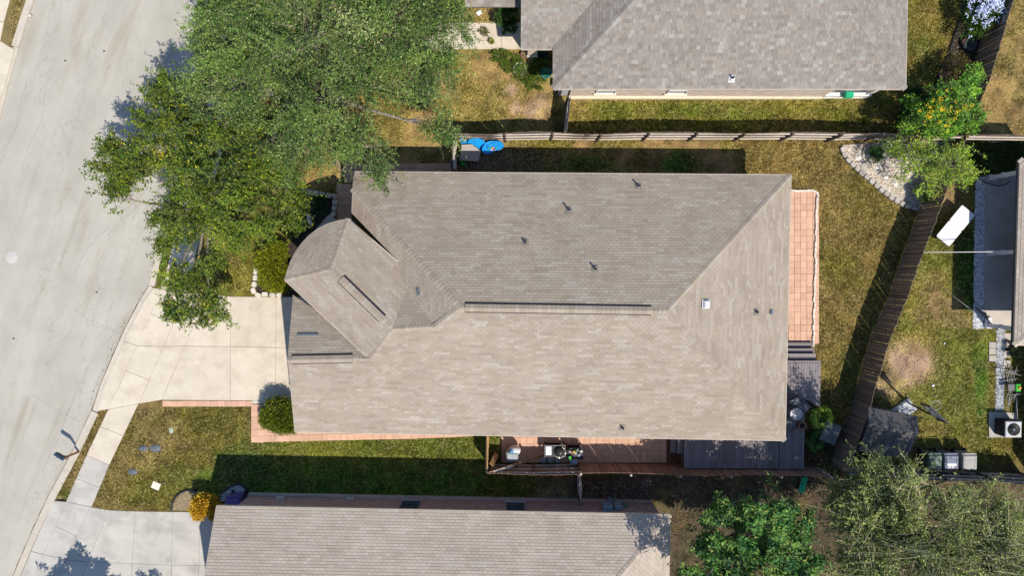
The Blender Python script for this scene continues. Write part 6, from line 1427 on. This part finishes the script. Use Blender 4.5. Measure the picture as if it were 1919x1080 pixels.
mb = MB()
for sx in (-1, 1):
    for sy in (-1, 1): mb.box(c + Vector((sx * WG * .47, sy * DG * .46, .44)), (.05, .05, .88))
mb.box(c + ZU * .25, (WG * .95, DG * .9, .03)); mb.box(c + ZU * .80, (WG, DG, .06)); mb.build('frame', M['black_metal'], gr)
mb = MB(); mb.box(c + Vector((-.33, .03, .86)), (.30, .46, .04), bev=.015); mb.build('side_shelf', M['white_paint'], gr)
mb = MB(); mb.tube([c + Vector((x, y, .87)) for x, y in ((-WG / 2, -DG / 2), (-WG / 2, DG / 2), (WG / 2, DG / 2), (WG / 2, -DG / 2))], .02, 6); mb.build('rail', M['lead'], gr)
mb = MB(); mb.lathe([(.25, .84), (.27, .92), (.2, .99), (0, 1.02)], c + Vector((.24, -.03, 0)), 22); mb.build('lid', M['black_metal'], gr)
mb = MB(); n = 16; prev = None; rs = random.Random(3)
for k in range(n):
    a = -2.6 + 3.9 * k / n; r1_, r2_ = .27, .36; mb.box(c + Vector((.24 + math.cos(a) * .3, -.05 + math.sin(a) * .26, .86 + rs.uniform(-.04, .06))), (.12, .1, .07), m=Matrix.Rotation(rs.uniform(0, 3), 3, 'Z') @ Matrix.Rotation(rs.uniform(-.6, .6), 3, 'X'), bev=.02)
mb.build('foil_cover', M['foil'], gr)
us = thing('utility_shelf', 'dark shelf crowded with bottles and small pots beside the barbecue', 'shelf', at_px(1078, 851, .8)); c = org(us); mb = MB()
for z in (.2, .5, .78): mb.box(c + ZU * z, (.8, .6, .03))
for sx in (-1, 1):
    for sy in (-1, 1): mb.box(c + Vector((sx * .39, sy * .29, .42)), (.035, .035, .84))
mb.tube([c + Vector((-.4, .31, .88)), c + Vector((.4, .31, .88)), c + Vector((.4, -.31, .88))], .014, 6); mb.build('frame', M['black_metal'], us)
rs = random.Random(9); ck = ['white_plastic', 'green_plastic', 'yellow_plastic', 'tank', 'pot_clay', 'grey_block', 'bin_green', 'pot_white']
labs = ['white bottle at the left end of the crowded dark shelf', 'bright green pot at the front left of the crowded shelf', 'yellow tin among the bottles on the crowded shelf', 'large blue white bottle at the right of the crowded shelf', 'clay pot at the back of the crowded shelf', 'grey stone pot in the middle of the crowded shelf', 'dull green pot at the back right of the crowded shelf', 'chalk white cup at the right end of the crowded shelf']
for i, (x, y, r_) in enumerate(((-.3, .16, .06), (-.26, -.18, .09), (-.08, .12, .05), (.16, -.02, .10), (-.18, .08, .07), (.02, .05, .06), (.1, .2, .07), (.31, .15, .06))):
    mb = MB(); mb.lathe([(r_ * .85, .797), (r_, .87), (r_, .95), (r_ * .5, 1.0), (r_ * .4, 1.04), (0, 1.045)] if i in (0, 3) else [(r_ * .75, .797), (r_, .93), (r_ * 1.08, .94), (r_ * .85, .94), (0, .9)], c + Vector((x, y, 0)), 14); solo(mb, 'bottle' if i in (0, 3) else 'pot', M[ck[i]], labs[i], 'bottle' if i in (0, 3) else 'pot')
agave('tiny leafy green seedling on the crowded shelf', (1074, 849), .12, 14, GN, None, wd=.03); bpy.context.view_layer.update()
o = [ob for ob in bpy.data.objects if ob.get('label') == 'tiny leafy green seedling on the crowded shelf'][0]; o.location = c + Vector((-.02, .17, .8))
def gas(label, px, py):
    t = thing('gas_bottle', label, 'gas bottle', at_px(px, py, .45), 'gas bottles by the fence'); c = org(t)
    mb = MB(); mb.lathe([(.12, 0), (.15, .05), (.155, .3), (.13, .38), (.05, .42), (0, .43)], c, 20); mb.build('body', M['tank'], t); mb = MB(); mb.lathe([(.085, .40), (.09, .48), (.08, .48), (.078, .42)], c, 16); mb.build('collar', M['tank'], t); mb = MB(); mb.lathe([(.03, .43), (.03, .49), (0, .495)], c, 8); mb.box(c + Vector((.03, 0, .47)), (.06, .025, .025)); mb.build('valve', M['lead'], t); return t
gas('blue grey gas bottle at the left of the three by the fence', 1018.6, 865); gas('blue grey gas bottle in the middle of the three by the fence', 1032, 864.5); gas('blue grey gas bottle at the right of the three below the barbecue', 1045, 865)
kg = thing('kettle_grill', 'domed blue grey kettle grill below the crowded shelf', 'barbecue', at_px(1076, 868, .75)); c = org(kg); mb = MB(); mb.lathe([(0.02, .42), (.14, .46), (.21, .56), (.215, .6)], c, 22); mb.build('bowl', M['black_metal'], kg); mb = MB(); mb.lathe([(.22, .6), (.2, .68), (.12, .76), (0, .79)], c, 22); mb.tube([c + Vector((-.05, 0, .78)), c + Vector((-.04, 0, .83)), c + Vector((.04, 0, .83)), c + Vector((.05, 0, .78))], .012, 6); mb.build('lid', M['tank'], kg)
for k in range(3): a = k * 2.09 + .3; mb = MB(); mb.tube([c + Vector((math.cos(a) * .22, math.sin(a) * .22, 0)), c + Vector((math.cos(a) * .1, math.sin(a) * .1, .48))], .012, 6); mb.build('leg', M['lead'], kg)
mb = MB(); a, b_ = P(1019, 855, .5), P(917, 887, 1.75); dd = (b_ - a); m_ = dd.to_track_quat('X', 'Z').to_matrix(); mb.box((a + b_) / 2, (dd.length, .13, .045), m=m_); solo(mb, 'plank', M['brown_wood'], 'long brown plank leaning diagonally onto the fence corner', 'plank')
mb = MB(); a, b_ = P(1000, 862, .7), P(925, 885, 1.7); dd = (b_ - a); m_ = dd.to_track_quat('X', 'Z').to_matrix(); mb.box((a + b_) / 2, (dd.length, .09, .04), m=m_); solo(mb, 'plank', M['rail'], 'grey weathered plank leaning beside the long brown plank', 'plank')
mb = MB(); a, b_ = P(931, 851, .4), P(921, 872, 1.5); dd = (b_ - a); m_ = dd.to_track_quat('X', 'Z').to_matrix(); mb.box((a + b_) / 2, (dd.length, .26, .03), m=m_); solo(mb, 'plank', M['yellow_wood'], 'short yellow board propped in the fence corner', 'plank')
# green bin and clutter on the north porch
mb = MB(); c = P(1586, 181, .5); mb.box((c.x, c.y + .05, .72), (.42, .30, .34), bev=.04); solo(mb, 'green_crate', M['emerald'], 'emerald green plastic crate on the white porch edge', 'crate')
mb = MB(); c = P(1563, 172, .5); mb.box((c.x, c.y + .3, .55), (.75, .4, .05), rz=.1); mb.box((c.x, c.y + .3, .3), (.6, .3, .45), rz=.1); solo(mb, 'porch_bench', M['white_plastic'], 'white bench in the porch left of the emerald crate', 'bench')
# green plastic bench behind the plank fence
gbn = thing('garden_bench', 'narrow green slatted bench in the dark behind the plank fence', 'bench', P(1495, 895)); c = at_px(1505, 910, .45); 
for k in range(3): mb = MB(); mb.box(c + Vector((-.11 + .11 * k, 0, .44)), (.095, .85, .03), rz=-.25, bev=.008); mb.build('slat', M['emerald'], gbn)
for sy in (-.32, .32): mb = MB(); mb.box(c + Vector((sy * .25, sy, .21)), (.28, .05, .42), rz=-.25); mb.build('leg', M['bin_green'], gbn)
# small things on the far kerb and road
mb = MB(); mb.lathe([(.09, -.09), (.07, .03), (.03, .05), (0, .05)], P(55.5, 28), 9); solo(mb, 'rock', M['white_stone'], 'small pale stone lying in the gutter at the top left', 'rock')
for (x, y) in ((179, 548), (193, 94), (120, 112), (23, 635)):
    mb = MB(); mb.lathe([(.07, -.098), (.05, -.085), (0, -.082)], P(x, y), 7, 1, .6); solo(mb, 'debris', M['mulch'], {179: 'dark clod lying on the road left of the driveway', 193: 'small clod on the upper part of the road', 120: 'small clod on the road near the top left', 23: 'dark clod at the left edge of the road'}[x], 'debris')
